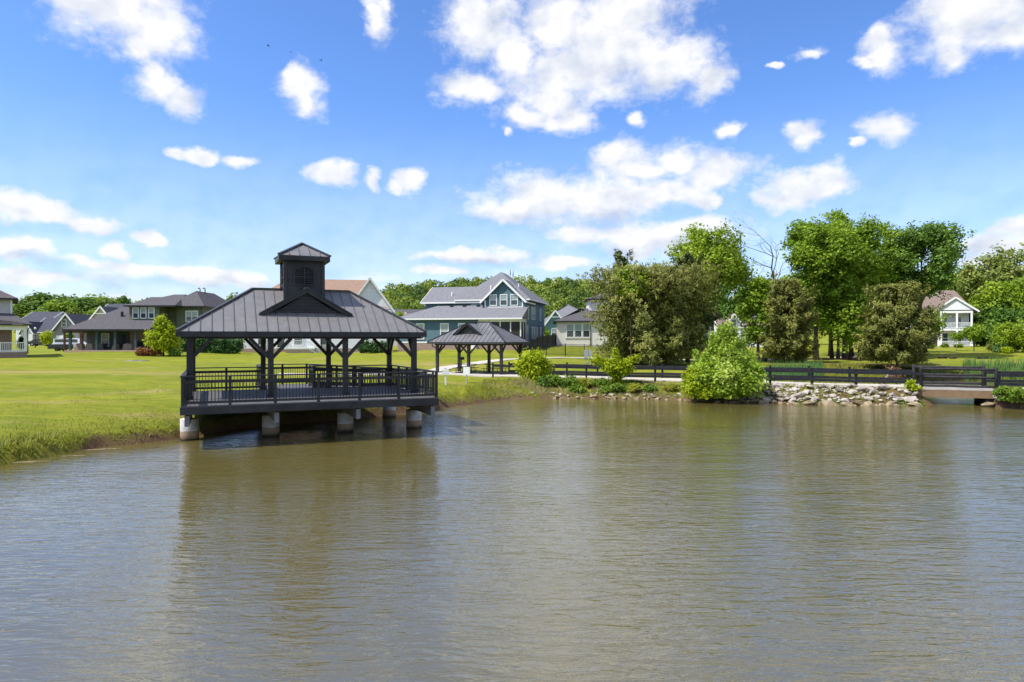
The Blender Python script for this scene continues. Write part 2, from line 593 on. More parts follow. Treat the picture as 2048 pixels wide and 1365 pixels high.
def sdist(x, y):
    """distance to the shoreline, positive on land"""
    P = np.stack([x, y], -1)
    d = np.full(x.shape, 1e9)
    ins = np.zeros(x.shape, bool)
    n = len(SH)
    for i in range(n):
        a, b = SH[i], SH[(i + 1) % n]
        ab = b - a
        t = np.clip(((P - a) @ ab) / (ab @ ab), 0, 1)
        q = P - a - t[..., None] * ab
        d = np.minimum(d, np.sqrt((q ** 2).sum(-1)))
        c = ((a[1] > y) != (b[1] > y))
        xi = (b[0] - a[0]) * (y - a[1]) / (b[1] - a[1] + 1e-12) + a[0]
        ins ^= c & (x < xi)
    return np.where(ins, -d, d)


CTRL = np.array([(-40, 20, .9), (-25, 30, .85), (-17, 30, .75), (-15, 38, 1.0), (-9, 39, 1.05), (-4.5, 41, 1.0), (-3, 48, 1.0), (-6, 58, .98), (0, 57, .98), (-1.5, 53, .93),
                 (6, 51, .98), (15, 47, .93), (24, 43.5, .9), (30, 41, .9), (40, 36, .9), (-30, 55, 1.45), (-20, 62, 1.5), (-52, 72, 2.0), (-47, 90, 2.4),
                 (-28, 80, 1.9), (-27, 93, 2.25), (-12, 74, 2.0), (-5, 85, 2.75), (4, 75, 1.9), (8, 93, 3.05), (13, 68, 1.35), (28, 75, 1.35), (40, 82, 1.5),
                 (60, 75, 1.35), (72, 95, 2.2), (72, 115, 2.7), (40, 110, 2.4), (-90, 140, 2.6), (-120, 150, 2.9), (0, 140, 3.7), (-40, 140, 3.0), (50, 150, 3.0), (110, 140, 3.2),
                 (0, 200, 4.2), (-130, 200, 3.4), (130, 200, 3.6), (0, 400, 5), (-300, 300, 4), (300, 300, 4), (-80, 60, 1.8), (90, 60, 1.5), (70, 20, 1.2), (-80, 0, 1.5), (0, -90, 1.5)], float)


def land(x, y):
    x, y = np.asarray(x, float), np.asarray(y, float)
    num = np.zeros(x.shape)
    den = np.zeros(x.shape)
    for cx, cy_, cz in CTRL:
        d2 = (x - cx) ** 2 + (y - cy_) ** 2
        w = 1.0 / (d2 + 30.0) ** 1.8
        num += w * cz
        den += w
    return num / den


def hill(x, y):
    a = 18 * np.exp(-((x + 14) / 120) ** 2 - ((y - 430) / 95) ** 2)
    b = 13 * np.exp(-((x - 130) / 150) ** 2 - ((y - 450) / 100) ** 2)
    c = 9 * np.exp(-((x + 190) / 120) ** 2 - ((y - 420) / 110) ** 2)
    return a + b + c


FD = Vector((0.9148, -0.404, 0))          # direction of the causeway
FN = Vector((0.404, 0.9148, 0))
F0 = Vector((-1.48, 53.0, 0))             # first post of the fence on the pond side


def crest(x, y):
    """raised strip of the causeway, open at the channel"""
    dx, dy = x - F0.x, y - F0.y
    s_, o_ = dx * FD.x + dy * FD.y, dx * FN.x + dy * FN.y
    t = np.clip((2.9 - np.abs(o_ - 1.75)) / 1.0, 0, 1)
    g_ = np.clip((s_ + 6) / 4, 0, 1) * np.maximum(np.clip((28.7 - s_) / .35, 0, 1), np.clip((s_ - 32.3) / .35, 0, 1))
    return .93 * (t * t * (3 - 2 * t)) * g_


def ground_z(x, y):
    x, y = np.asarray(x, float), np.asarray(y, float)
    d = sdist(x, y)
    w = np.interp(x, [-9, -4, 0, 10, 16, 26, 34], [0.26, 0.5, 3.0, 3.2, 1.8, 1.5, 2.0])
    w = np.where((y > 45) & (x > 17), 3.5, w)
    t = np.clip(d / w, 0, 1)
    lz = land(x, y) + hill(x, y)
    wob = 0.05 * np.sin(x * 0.9 + 0.6 * np.sin(y * 0.7)) * np.sin(y * 0.8 + 1.3) + 0.03 * np.sin(x * 2.3 + y * 1.7)
    prof = np.where(w < 1.0, t ** 0.45 * (0.62 + 0.38 * t), t ** 0.8)
    # soft shoulder further inland on the lawn side
    sh = np.where(x < -3, 0.62 + 0.38 * np.clip((d - 0.4) / 5.0, 0, 1), 1.0)
    zl = lz * prof * sh + wob * np.clip(d / 3, 0, 1)
    zw = -np.minimum(1.4, -d * 0.55)
    return np.maximum(np.where(d > 0, zl, zw), np.where(crest(x, y) > .02, crest(x, y), -9))


def gz(x, y):
    return float(ground_z(np.array([x]), np.array([y]))[0])


def axis_pts(dense0, dense1, step, lo, hi, grow=1.13):
    a = list(np.arange(dense0, dense1, step))
    s, v = step, a[-1]
    while v < hi:
        s = min(s * grow, 60)
        v += s
        a.append(v)
    s, v = step, a[0]
    b = []
    while v > lo:
        s = min(s * grow, 60)
        v -= s
        b.append(v)
    return np.array(b[::-1] + a)


gx = axis_pts(-19, 33, 0.24, -900, 900)
gy = axis_pts(17, 56, 0.22, -120, 1500)
GX, GY = np.meshgrid(gx, gy)
GZ = ground_z(GX, GY)
nx, ny = len(gx), len(gy)
idx = np.arange(nx * ny).reshape(ny, nx)
gf = np.stack([idx[:-1, :-1], idx[:-1, 1:], idx[1:, 1:], idx[1:, :-1]], -1).reshape(-1, 4)
gv = np.stack([GX, GY, GZ], -1).reshape(-1, 3)
GD = sdist(GX, GY)


def ground_material():
    m = bpy.data.materials.new('lawn_and_soil')
    m.use_nodes = True
    nt = m.node_tree
    N, L = nt.nodes.new, nt.links.new
    b = nt.nodes['Principled BSDF']
    b.inputs['Roughness'].default_value = 0.9
    b.inputs['Specular IOR Level'].default_value = 0.12
    geo = N('ShaderNodeNewGeometry')

    def noise(scale, detail=4, rough=0.55, st=(1, 1, 0.2)):
        mp = N('ShaderNodeMapping')
        mp.inputs['Scale'].default_value = st
        L(geo.outputs['Position'], mp.inputs[0])
        n = N('ShaderNodeTexNoise')
        n.inputs['Scale'].default_value = scale
        n.inputs['Detail'].default_value = detail
        n.inputs['Roughness'].default_value = rough
        L(mp.outputs[0], n.inputs['Vector'])
        return n.outputs['Fac']

    def rng(v, a, b_):
        n = N('ShaderNodeMapRange')
        n.inputs[1].default_value, n.inputs[2].default_value = a, b_
        L(v, n.inputs[0])
        return n.outputs[0]

    def mix(f, a, c):
        n = N('ShaderNodeMix')
        n.data_type = 'RGBA'
        L(f, n.inputs[0])
        for s, v in ((6, a), (7, c)):
            if isinstance(v, tuple):
                n.inputs[s].default_value = (*v, 1)
            else:
                L(v, n.inputs[s])
        return n.outputs[2]

    def mul(a, c):
        n = N('ShaderNodeMath')
        n.operation = 'MULTIPLY'
        L(a, n.inputs[0])
        if isinstance(c, float):
            n.inputs[1].default_value = c
        else:
            L(c, n.inputs[1])
        return n.outputs[0]
    big = rng(noise(0.16, 4, 0.6, (0.35, 1.3, 0.1)), 0.36, 0.66)
    mid = rng(noise(0.9, 4, 0.6, (0.45, 1.4, 0.2)), 0.3, 0.72)
    fine = rng(noise(7, 5, 0.72, (0.5, 1.4, 0.5)), 0.25, 0.75)
    grass = mix(big, (0.36, 0.35, 0.030), (0.175, 0.235, 0.016))
    grass = mix(mul(mid, 0.6), grass, (0.36, 0.33, 0.035))
    mid2 = rng(noise(1.3, 5, 0.68, (0.45, 1.5, 0.2)), 0.42, 0.72)
    grass = mix(mul(mid2, 0.75), grass, (0.095, 0.15, 0.008))
    grass = mix(mul(fine, 0.55), grass, (0.11, 0.155, 0.006))
    dry = rng(noise(0.28, 5, 0.65, (0.4, 1.2, 0.2)), 0.55, 0.68)
    grass = mix(mul(dry, 0.7), grass, (0.36, 0.26, 0.11))
    a = N('ShaderNodeAttribute')
    a.attribute_name = 'soil'
    soil = mix(fine, (0.085, 0.05, 0.03), (0.20, 0.125, 0.075))
    col = mix(a.outputs['Fac'], grass, soil)
    a2 = N('ShaderNodeAttribute')
    a2.attribute_name = 'straw'
    col = mix(a2.outputs['Fac'], col, mix(fine, (0.30, 0.235, 0.13), (0.16, 0.15, 0.06)))
    a3 = N('ShaderNodeAttribute')
    a3.attribute_name = 'dry'
    pat = rng(noise(1.6, 5, 0.7, (0.4, 1.3, 0.3)), 0.30, 0.62)
    col = mix(mul(a3.outputs['Fac'], pat), col, (0.40, 0.29, 0.135))
    L(col, b.inputs['Base Color'])
    bn = N('ShaderNodeBump')
    bn.inputs['Distance'].default_value = 0.09
    L(noise(16, 4, 0.7, (0.6, 1.2, 1)), bn.inputs['Height'])
    L(bn.outputs[0], b.inputs['Normal'])
    return m


rngn = np.random.default_rng(3)
soil = np.clip(1.15 - (GD - 0.05) / np.interp(GX, [-9, -5, 0, 12, 16], [0.22, 0.3, 1.0, 1.4, 1.8]) + 0.35 * np.sin(GX * 2.1 + GY) * np.sin(GY * 1.7), 0, 1)
soil = np.where((GX < -15.2) & (GY < 26), soil * .35, soil)
soil = np.where((GY > 46) & (GX > 17), np.clip(1 - GD / 1.2, 0, 1), soil)
# bare ground under the trees and the muddy bank behind the causeway
soil = np.maximum(soil, 0.75 * np.exp(-((GX - 33) / 6.5) ** 2 - ((GY - 69.5) / 4.0) ** 2))
straw = np.clip(1 - np.abs(GD - 1.8) / 2.2, 0, 1) * ((GX > -1) & (GX < 17) & (GY < 50)) * (0.5 + 0.5 * np.sin(GX * 1.3 + 2 * GY))
dry = np.zeros_like(GX)
for cx_, cy_, rx_, ry_, k_ in [(-36, 52, 9, 2.0, .9), (-26, 51, 6, 1.2, .6), (-20.6, 38.6, 1.6, 1.0, 1.0), (-22.4, 37.0, 1.2, .7, .6), (-16.5, 36.2, 1.4, .6, .5), (-24, 33.2, 2.6, .5, .5), (2.5, 56, 7, 2.5, .6),
                               (12, 54, 6, 2.2, .7), (-10, 66, 9, 2, .5), (-1.5, 46.0, 1.2, .6, .8), (-20, 66, 7, 1.5, .5), (20, 62, 5, 2, .5), (55, 84, 12, 1.2, .5)]:
    dry = np.maximum(dry, k_ * np.exp(-((GX - cx_) / rx_) ** 2 - ((GY - cy_) / ry_) ** 2))
g = mesh_obj('ground', gv, gf, ground_material(), None, True, {'dry': dry.ravel(), 'soil': soil.ravel(), 'straw': np.clip(straw, 0, 1).ravel()})
tag(g, kind='structure')


def water_material():
    m = bpy.data.materials.new('pond_water')
    m.use_nodes = True
    nt = m.node_tree
    N, L = nt.nodes.new, nt.links.new
    b = nt.nodes['Principled BSDF']
    b.inputs['Roughness'].default_value = 0.04
    b.inputs['IOR'].default_value = 2.4
    b.inputs['Specular IOR Level'].default_value = 0.5
    geo = N('ShaderNodeNewGeometry')

    def noise(scale, detail, st, rot=0.0, dist=0.0, rough=0.5):
        mp = N('ShaderNodeMapping')
        mp.inputs['Scale'].default_value = st
        mp.inputs['Rotation'].default_value = (0, 0, rot)
        L(geo.outputs['Position'], mp.inputs[0])
        n = N('ShaderNodeTexNoise')
        n.inputs['Scale'].default_value = scale
        n.inputs['Detail'].default_value = detail
        n.inputs['Roughness'].default_value = rough
        n.inputs['Distortion'].default_value = dist
        L(mp.outputs[0], n.inputs['Vector'])
        return n.outputs['Fac']

    def ma(op, a, c):
        n = N('ShaderNodeMath')
        n.operation = op
        for i, v in enumerate((a, c)):
            if isinstance(v, (int, float)):
                n.inputs[i].default_value = v
            else:
                L(v, n.inputs[i])
        return n.outputs[0]
    cl = noise(0.12, 3, (1, 1, 1))
    mx = N('ShaderNodeMix')
    mx.data_type = 'RGBA'
    L(cl, mx.inputs[0])
    mx.inputs[6].default_value = (0.098, 0.080, 0.022, 1)
    mx.inputs[7].default_value = (0.120, 0.100, 0.032, 1)
    L(mx.outputs[2], b.inputs['Base Color'])
    rip = noise(2.3, 3, (0.62, 2.2, 1), 0.16, 0.8)
    rip2 = noise(5.5, 3, (0.6, 1.7, 1), -0.25, 0.6)
    swell = noise(0.42, 2, (0.55, 1.7, 1), 0.22, 0.3)
    calm = noise(0.13, 3, (0.45, 1.0, 1), 0.1, 0.4)
    h = ma('ADD', ma('ADD', ma('MULTIPLY', rip, 0.052), ma('MULTIPLY', rip2, 0.018)), ma('MULTIPLY', swell, 0.075))
    h = ma('MULTIPLY', h, ma('ADD', -0.15, ma('MULTIPLY', calm, 2.0)))
    bn = N('ShaderNodeBump')
    bn.inputs['Distance'].default_value = 1.0
    bn.inputs['Strength'].default_value = 0.55
    L(h, bn.inputs['Height'])
    L(bn.outputs[0], b.inputs['Normal'])
    return m


wx = np.linspace(-60, 75, 28)
wy = np.linspace(-60, 80, 29)
WX, WY = np.meshgrid(wx, wy)
wi = np.arange(WX.size).reshape(WX.shape)
wf = np.stack([wi[:-1, :-1], wi[:-1, 1:], wi[1:, 1:], wi[1:, :-1]], -1).reshape(-1, 4)
tag(mesh_obj('pond_water', np.stack([WX, WY, np.zeros_like(WX)], -1).reshape(-1, 3), wf, water_material(), None, True), kind='structure')


def ribbon(name, pts, width, m, lift=0.05, kind='structure', thick=0.12, step=0.6):
    """a path laid on the ground along a polyline"""
    P = [Vector((x, y, 0)) for x, y in pts]
    L_ = []
    for a, b in zip(P[:-1], P[1:]):
        n = max(1, int((b - a).length / step))
        L_ += [a.lerp(b, i / n) for i in range(n)]
    L_.append(P[-1])
    V = []
    for i, p in enumerate(L_):
        d = (L_[min(i + 1, len(L_) - 1)] - L_[max(i - 1, 0)]).normalized()
        s = Vector((-d.y, d.x, 0)) * width / 2
        zc = gz(p.x, p.y)
        zl = max(zc, gz((p + s).x, (p + s).y))
        zr = max(zc, gz((p - s).x, (p - s).y))
        V.append((p + s, zl + lift, p - s, zr + lift))
    zs = np.array([[v[1], v[3]] for v in V])
    k = np.ones(7) / 7
    zs = np.stack([np.convolve(np.pad(zs[:, j], 3, 'edge'), k, 'valid') for j in (0, 1)], 1)
    vv, ff = [], []
    for i, v in enumerate(V):
        a, b = v[0], v[2]
        vv += [(a.x, a.y, zs[i, 0]), (b.x, b.y, zs[i, 1]), (a.x, a.y, zs[i, 0] - thick), (b.x, b.y, zs[i, 1] - thick)]
    for i in range(len(V) - 1):
        o = 4 * i
        ff += [(o, o + 1, o + 5, o + 4), (o, o + 4, o + 6, o + 2), (o + 1, o + 3, o + 7, o + 5)]
    o = mesh_obj(name, vv, ff, m)
    fix_normals(o.data)
    return tag(o, kind=kind)


def fl(s, off=0.0):
    p = F0 + FD * s + FN * off
    return p.x, p.y


ribbon('causeway_path', [fl(-9.5, 1.2), fl(-4, 1.7), fl(0, 1.75), fl(10, 1.75), fl(20, 1.75), fl(28.35, 1.75)], 2.3, CONC, 0.06)
ribbon('causeway_path', [fl(32.1, 1.75), fl(40, 1.75), fl(52, 1.75)], 2.3, CONC, 0.06)
ribbon('lawn_path', [(-8.0, 52.5), (-7.6, 58), (-6, 65), (-1, 71.5), (6, 75), (14, 77.5), (26, 80), (40, 86), (52, 96)], 1.7, CONC, 0.05)
ribbon('lawn_path', [(-10.4, 55.4), (-13, 53.5), (-18, 52.5)], 1.5, CONC, 0.05)

# ------------------------------------------------------------------ metal roofs shared by the two open shelters


def metal_roof(root, x0, x1, y0, y1, ze, zr, rx0, rx1, pw, pm):
    """hipped standing-seam roof: every panel between two seams is a part; eave rectangle, ridge from rx0 to rx1"""
    yc = (y0 + y1) / 2
    A = [Vector((x0, y0, ze)), Vector((x1, y0, ze)), Vector((x1, y1, ze)), Vector((x0, y1, ze))]
    r0, r1 = Vector((rx0, yc, zr)), Vector((rx1, yc, zr))
    faces = [(A[0], A[1], r1, r0), (A[1], A[2], r1, r1), (A[2], A[3], r0, r1), (A[3], A[0], r0, r0)]
    for a, b, tb, ta in faces:
        L_ = (b - a).length
        e = (b - a) / L_
        up = ((ta + tb) / 2 - (a + b) / 2)
        up = up - e * up.dot(e)
        h = up.length
        un = up / h
        nn = e.cross(un)
        sa, sb = (ta - a).dot(e), (tb - a).dot(e)
        n = max(2, round(L_ / pw))

        def top(s):
            return h * s / sa if s < sa else (h if s <= sb else h * (L_ - s) / (L_ - sb))
        for i in range(n):
            s0, s1 = L_ * i / n, L_ * (i + 1) / n
            xs = [s0] + [k for k in (sa, sb) if s0 + 1e-4 < k < s1 - 1e-4] + [s1]
            lo = [(s0, 0.0), (s1, 0.0)]
            hi = [(s, top(s)) for s in sorted(set(xs), reverse=True) if top(s) > 1e-4]
            poly = lo + hi
            V = [a + e * s + un * t for s, t in poly]
            k = len(V)
            vv = [tuple(v) for v in V] + [tuple(v - nn * 0.03) for v in V]
            ff = [tuple(range(k)), tuple(range(2 * k - 1, k - 1, -1))] + [(j, j + k, (j + 1) % k + k, (j + 1) % k) for j in range(k)]
            p = mesh_obj('roof_panel', vv, ff, pm, root)
            if top(s0) > 0.1:                 # raised seam along the left edge
                q0, q1 = a + e * s0, a + e * s0 + un * (top(s0) - 0.02)
                w, hh = 0.011, 0.034
                vs = []
                for q in (q0, q1):
                    vs += [q - e * w, q + e * w, q + e * w + nn * hh, q - e * w + nn * hh]
                sm = mesh_obj('seam', [tuple(v) for v in vs], [(0, 1, 2, 3), (4, 7, 6, 5), (0, 4, 5, 1), (1, 5, 6, 2), (2, 6, 7, 3), (3, 7, 4, 0)], SEAMM, p)
    for a, b in ((A[0], r0), (A[1], r1), (A[2], r1), (A[3], r0), (r0, r1)):
        bar('ridge_cap', root, a + Vector((0, 0, 0.035)), b + Vector((0, 0, 0.035)), 0.15, 0.06, TRIMM)


def dormer(root, xc, half, yf, zb, zt, yb, roofz):
    """small blind gable on the front slope: rake boards, cheek roofs and a boarded face"""
    zap = zt
    for s in (-1, 1):
        foot = Vector((xc + s * half, yf, zb))
        apex = Vector((xc, yf, zap))
        # roof plane back to where it meets the main slope
        fb = Vector((xc + s * half, yf + 0.04, zb))
        ab = Vector((xc, yb, zap))
        slab('dormer_roof', root, [foot, apex, ab, fb] if s < 0 else [apex, foot, fb, ab], 0.05, PANEL)
        bar('rake_board', root, foot + Vector((0, -0.03, -0.10)), apex + Vector((0, -0.03, -0.10)), 0.06, 0.17, BLACK)
        bar('rake_trim', root, foot + Vector((0, -0.05, 0.01)), apex + Vector((0, -0.05, 0.01)), 0.10, 0.035, TRIMM)
    wy = yf + 0.16
    hw = half * 0.66
    zw = roofz(wy)
    n = 6
    for i in range(n):                        # face boards
        z0, z1 = zw + (zap - 0.18 - zw) * i / n, zw + (zap - 0.18 - zw) * (i + 1) / n - 0.008
        w0, w1 = hw * (1 - i / n), hw * (1 - (i + 1) / n)
        prism('face_board', root, [(xc - w0, z0), (xc + w0, z0), (xc + w1 + 0.001, z1), (xc - w1 - 0.001, z1)], 'y', wy, wy + 0.04, BLACK)
    bar('sill_board', root, (xc - hw, wy - 0.02, zw + 0.06), (xc + hw, wy - 0.02, zw + 0.06), 0.05, 0.07, BLACK)
    bar('ridge_cap', root, (xc, yf - 0.08, zap + 0.02), (xc, yb, zap + 0.02), 0.16, 0.05, TRIMM)


BALM = mat('baluster_black', (0.014, 0.014, 0.016), 0.45, 0.4, 0.1, 3)
_bal = {}


def baluster_mesh():
    if 'm' not in _bal:
        v, f = tube_data([(0, 0, -.5), (0, 0, .5)], [1, 1], 6)
        me = bpy.data.meshes.new('baluster')
        me.from_pydata(v, [], f)
        me.materials.append(BALM)
        _bal['m'] = me
    return _bal['m']


def railing(root, p0, p1, z0, z1, bays, single=True, ends=(True, True), spacing=0.115, H=1.07):
    """one straight run of guard rail: posts, cap board, sub-rail, bottom rail, balusters; z0/z1 floor height at the ends"""
    p0, p1 = Vector((*p0, 0)), Vector((*p1, 0))
    L_ = (p1 - p0).length

    def P(t, h):
        q = p0.lerp(p1, t)
        return Vector((q.x, q.y, z0 + (z1 - z0) * t + h))
    for i in range(bays + 1):
        if (i == 0 and not ends[0]) or (i == bays and not ends[1]):
            continue
        t = i / bays
        bar('rail_post', root, P(t, 0.0), P(t, H - 0.04), 0.10, 0.10, BLACK)
    bar('rail_cap', root, P(0, H - 0.02), P(1, H - 0.02), 0.16, 0.042, BLACK)
    bar('sub_rail', root, P(0, H - 0.21), P(1, H - 0.21), 0.05, 0.11, BLACK)
    bar('bottom_rail', root, P(0, 0.12), P(1, 0.12), 0.05, 0.09, BLACK)
    n = int(L_ / spacing)
    hb = H - 0.27 - 0.16
    if single:
        for i in range(1, n):
            t = i / n
            if min(abs(t - k / bays) for k in range(bays + 1)) * L_ < 0.07:
                continue
            share('baluster', baluster_mesh(), root, P(t, 0.16 + hb / 2), None, (0.0135, 0.0135, hb + 0.02))
    else:
        V, Fc = [], []
        for i in range(1, n):
            v, f = tube_data([P(i / n, 0.15), P(i / n, 0.18 + hb)], [0.0135] * 2, 5)
            o = len(V)
            V += v
            Fc += [tuple(k + o for k in q) for q in f]
        tag(mesh_obj('ramp_balusters', V, Fc, BALM, root), kind='stuff')


def concrete_pile_mat():
    m = mat('pile_concrete', (0.52, 0.51, 0.49), 0.8, 0.25, 0.12, 3, 0.006, 22)
    nt = m.node_tree
    N, L = nt.nodes.new, nt.links.new
    b = nt.nodes['Principled BSDF']
    src = b.inputs['Base Color'].links[0].from_socket
    geo = N('ShaderNodeNewGeometry')
    sp = N('ShaderNodeSeparateXYZ')
    L(geo.outputs['Position'], sp.inputs[0])
    no = N('ShaderNodeTexNoise')
    no.inputs['Scale'].default_value = 3
    L(geo.outputs['Position'], no.inputs['Vector'])
    ma = N('ShaderNodeMath')
    ma.operation = 'MULTIPLY_ADD'
    L(no.outputs['Fac'], ma.inputs[0])
    ma.inputs[1].default_value = 0.12
    L(sp.outputs[2], ma.inputs[2])
    cr = N('ShaderNodeValToRGB')           # waterline stain: dark foot, brown band, clean concrete above
    E = cr.color_ramp.elements
    E[0].position, E[0].color = 0.10, (0.035, 0.03, 0.022, 1)
    E[1].position, E[1].color = 0.16, (0.20, 0.14, 0.09, 1)
    for pos, c in ((0.26, (0.33, 0.24, 0.165, 1)), (0.42, (0.36, 0.27, 0.19, 1)), (0.455, (1, 1, 1, 1))):
        e = E.new(pos)
        e.color = c
    L(ma.outputs[0], cr.inputs[0])
    fac = N('ShaderNodeMapRange')
    fac.inputs[1].default_value, fac.inputs[2].default_value = 0.44, 0.46
    L(ma.outputs[0], fac.inputs[0])
    mx = N('ShaderNodeMix')
    mx.data_type = 'RGBA'
    L(fac.outputs[0], mx.inputs[0])
    L(cr.outputs[0], mx.inputs[6])
    L(src, mx.inputs[7])
    L(mx.outputs[2], b.inputs['Base Color'])
    return m


def build_gazebo():
    s, d, zd = 3.005, 4.66, 1.563
    W = 3 * s
    r = thing('gazebo', 'large black wooden gazebo with cupola and railed deck on concrete piles over the water', 'gazebo', (-12.617, 26.707, 0), 0.412)
    PC = concrete_pile_mat()
    fb, bb, ox = -2.94, d + 0.22, 0.20
    zb = 3.95
    # piles and cantilever beams
    for j, y in enumerate((0, d)):
        for i in range(4):
            lathe('concrete_pile', r, [(0.34, -1.3), (0.34, 0.80), (0.325, 0.83)], PC, 24, (i * s, y, 0))
    for i in range(4):
        bar('cantilever_beam', r, (i * s, fb + 0.06, 1.03), (i * s, bb, 1.03), 0.16, 0.38, STEEL)
    for k, y in enumerate((fb + 0.6, fb + 1.5, -0.4, 1.0, 2.3, 3.6, d)):
        bar('joist', r, (-ox + 0.05, y, 1.36), (W + ox - 0.05, y, 1.36), 0.08, 0.26, BLACK)
    # deck boards
    n = 66
    pw = (W + 2 * ox) / n
    for i in range(n):
        x = -ox + pw * (i + 0.5)
        box('deck_board', r, x - pw / 2 + 0.004, x + pw / 2 - 0.004, fb - 0.03, bb, zd - 0.035, zd + random.uniform(-0.002, 0.002), PLANKM)
    z0 = zd - 0.04
    for a, b in (((-ox - .02, fb), (W + ox + .02, fb)), ((-ox, bb), (W + ox, bb))):
        bar('skirt_board', r, (*a, z0 - 0.13), (*b, z0 - 0.13), 0.05, 0.26, BLACK)
    for x in (-ox, W + ox):
        bar('skirt_board', r, (x, fb + .03, z0 - 0.132), (x, bb - .03, z0 - 0.132), 0.05, 0.26, BLACK)
    # columns, headers, knee braces
    cw = 0.215
    for y in (0, d):
        for i in range(4):
            bar('column', r, (i * s, y, zd), (i * s, y, zb), cw, cw, BLACK)
            bar('column_base', r, (i * s, y, zd), (i * s, y, zd + 0.14), cw + 0.05, cw + 0.05, BLACK)
            for sx in (-1, 1):
                if 0 <= i + sx <= 3:
                    bar('knee_brace', r, (i * s + sx * 0.06, y, zb - 0.78), (i * s + sx * 0.80, y, zb + 0.02), 0.12, 0.14, BLACK)
            if i in (0, 3):
                sy = 1 if y == 0 else -1
                bar('knee_brace', r, (i * s, y + sy * 0.06, zb - 0.78), (i * s, y + sy * 0.80, zb + 0.02), 0.12, 0.14, BLACK)
        bar('header_beam', r, (-0.3, y, zb + 0.12), (W + 0.3, y, zb + 0.12), 0.2, 0.24, BLACK)
    for i in range(4):
        bar('tie_beam', r, (i * s, 0.1, zb + 0.12), (i * s, d - 0.1, zb + 0.12), 0.18, 0.23, BLACK)
    # roof
    ov, ze, zr = 0.44, 4.243, 6.12
    x0, x1, y0, y1 = -ov, W + ov, -ov, d + ov
    yc = d / 2
    rx = 2.08
    metal_roof(r, x0, x1, y0, y1, ze, zr, W / 2 - rx, W / 2 + rx, 0.42, PANEL)
    for a, b in (((x0, y0), (x1, y0)), ((x0, y1), (x1, y1))):
        bar('fascia', r, (*a, ze - 0.12), (*b, ze - 0.12), 0.06, 0.19, BLACK)
    for x in (x0, x1):
        bar('fascia', r, (x, y0 + .03, ze - 0.121), (x, y1 - .03, ze - 0.121), 0.06, 0.19, BLACK)
    slab('soffit', r, [(x0 + .03, y0 + .03, ze - 0.10), (x1 - .03, y0 + .03, ze - 0.10), (x1 - .03, y1 - .03, ze - 0.10), (x0 + .03, y1 - .03, ze - 0.10)], 0.03, BLACK)
    tanp = (zr - ze) / (yc - y0)

    def roofz(y):
        return ze + (y - y0) * tanp
    dormer(r, W / 2, 1.9, 0.60, roofz(0.60) + 0.06, 6.10, 2.2, roofz)
    # cupola
    c = Vector((W / 2, yc, 0))
    hw, zt = 0.80, 7.36
    prism('cupola_body', r, [(c.x - hw, 5.35), (c.x + hw, 5.35), (c.x + hw, zt), (c.x - hw, zt)], 'y', yc - hw, yc + hw, BLACK)
    for sx in (-1, 1):
        for sy in (-1, 1):
            bar('corner_board', r, (c.x + sx * hw, yc + sy * hw, 5.3), (c.x + sx * hw, yc + sy * hw, zt), 0.14, 0.14, BLACK)
    for face in range(4):                    # arched louvre on each side
        lv = bpy.data.objects.new('louvre', None)
        bpy.data.objects.remove(lv)
        aw, zb0, zsp = 0.46, 6.28, 6.80
        outer = [(-aw, zb0), (aw, zb0)] + [(aw * math.cos(t), zsp + 0.36 * math.sin(t)) for t in np.linspace(0, math.pi, 13)]
        inner = [(x * 0.86, zb0 + 0.06 if z == zb0 else zsp + (z - zsp) * 0.82) for x, z in outer]
        k = len(outer)
        vv = [(x, -0.05, z) for x, z in outer] + [(x, -0.05, z) for x, z in inner] + [(x, 0.01, z) for x, z in outer] + [(x, 0.01, z) for x, z in inner]
        ff = []
        for i in range(k):
            j = (i + 1) % k
            ff += [(i, j, j + k, i + k), (i, i + 2 * k, j + 2 * k, j), (i + k, j + k, j + 3 * k, i + 3 * k)]
        fr = mesh_obj('louvre_frame', vv, ff, BLACK, r)
        fix_normals(fr.data)
        fr.rotation_euler = (0, 0, face * math.pi / 2)
        fr.location = (c.x + math.sin(face * math.pi / 2) * (hw + 0.002), yc - math.cos(face * math.pi / 2) * (hw + 0.002), 0)
        bar('mullion', fr, (0, -0.035, zb0), (0, -0.035, zsp + 0.34), 0.05, 0.05, BLACK)
        bar('mullion', fr, (-aw, -0.03, 6.66), (aw, -0.03, 6.66), 0.03, 0.04, BLACK)
        for i in range(9):
            z = zb0 + 0.11 + i * 0.085
            w = aw * 0.84 if z < zsp else aw * 0.84 * math.sqrt(max(0.05, 1 - ((z - zsp) / 0.33) ** 2))
            bar('slat', fr, (-w, -0.018, z), (w, -0.018, z), 0.05, 0.016, BLACK, up=(0, -0.6, 0.8))
    ez, ew = 7.56, 1.05
    for a in range(4):
        o = bar('cupola_fascia', r, (c.x - ew, yc - ew, ez - 0.115), (c.x + ew, yc - ew, ez - 0.115), 0.05, 0.20, BLACK) if a == 0 else None
    bar('cupola_fascia', r, (c.x - ew, yc + ew, ez - 0.115), (c.x + ew, yc + ew, ez - 0.115), 0.05, 0.20, BLACK)
    for sx in (-1, 1):
        bar('cupola_fascia', r, (c.x + sx * ew, yc - ew + .025, ez - 0.1155), (c.x + sx * ew, yc + ew - .025, ez - 0.1155), 0.05, 0.20, BLACK)
    slab('cupola_soffit', r, [(c.x - ew + .02, yc - ew + .02, ez - .17), (c.x + ew - .02, yc - ew + .02, ez - .17), (c.x + ew - .02, yc + ew - .02, ez - .17), (c.x - ew + .02, yc + ew - .02, ez - .17)], 0.02, BLACK)
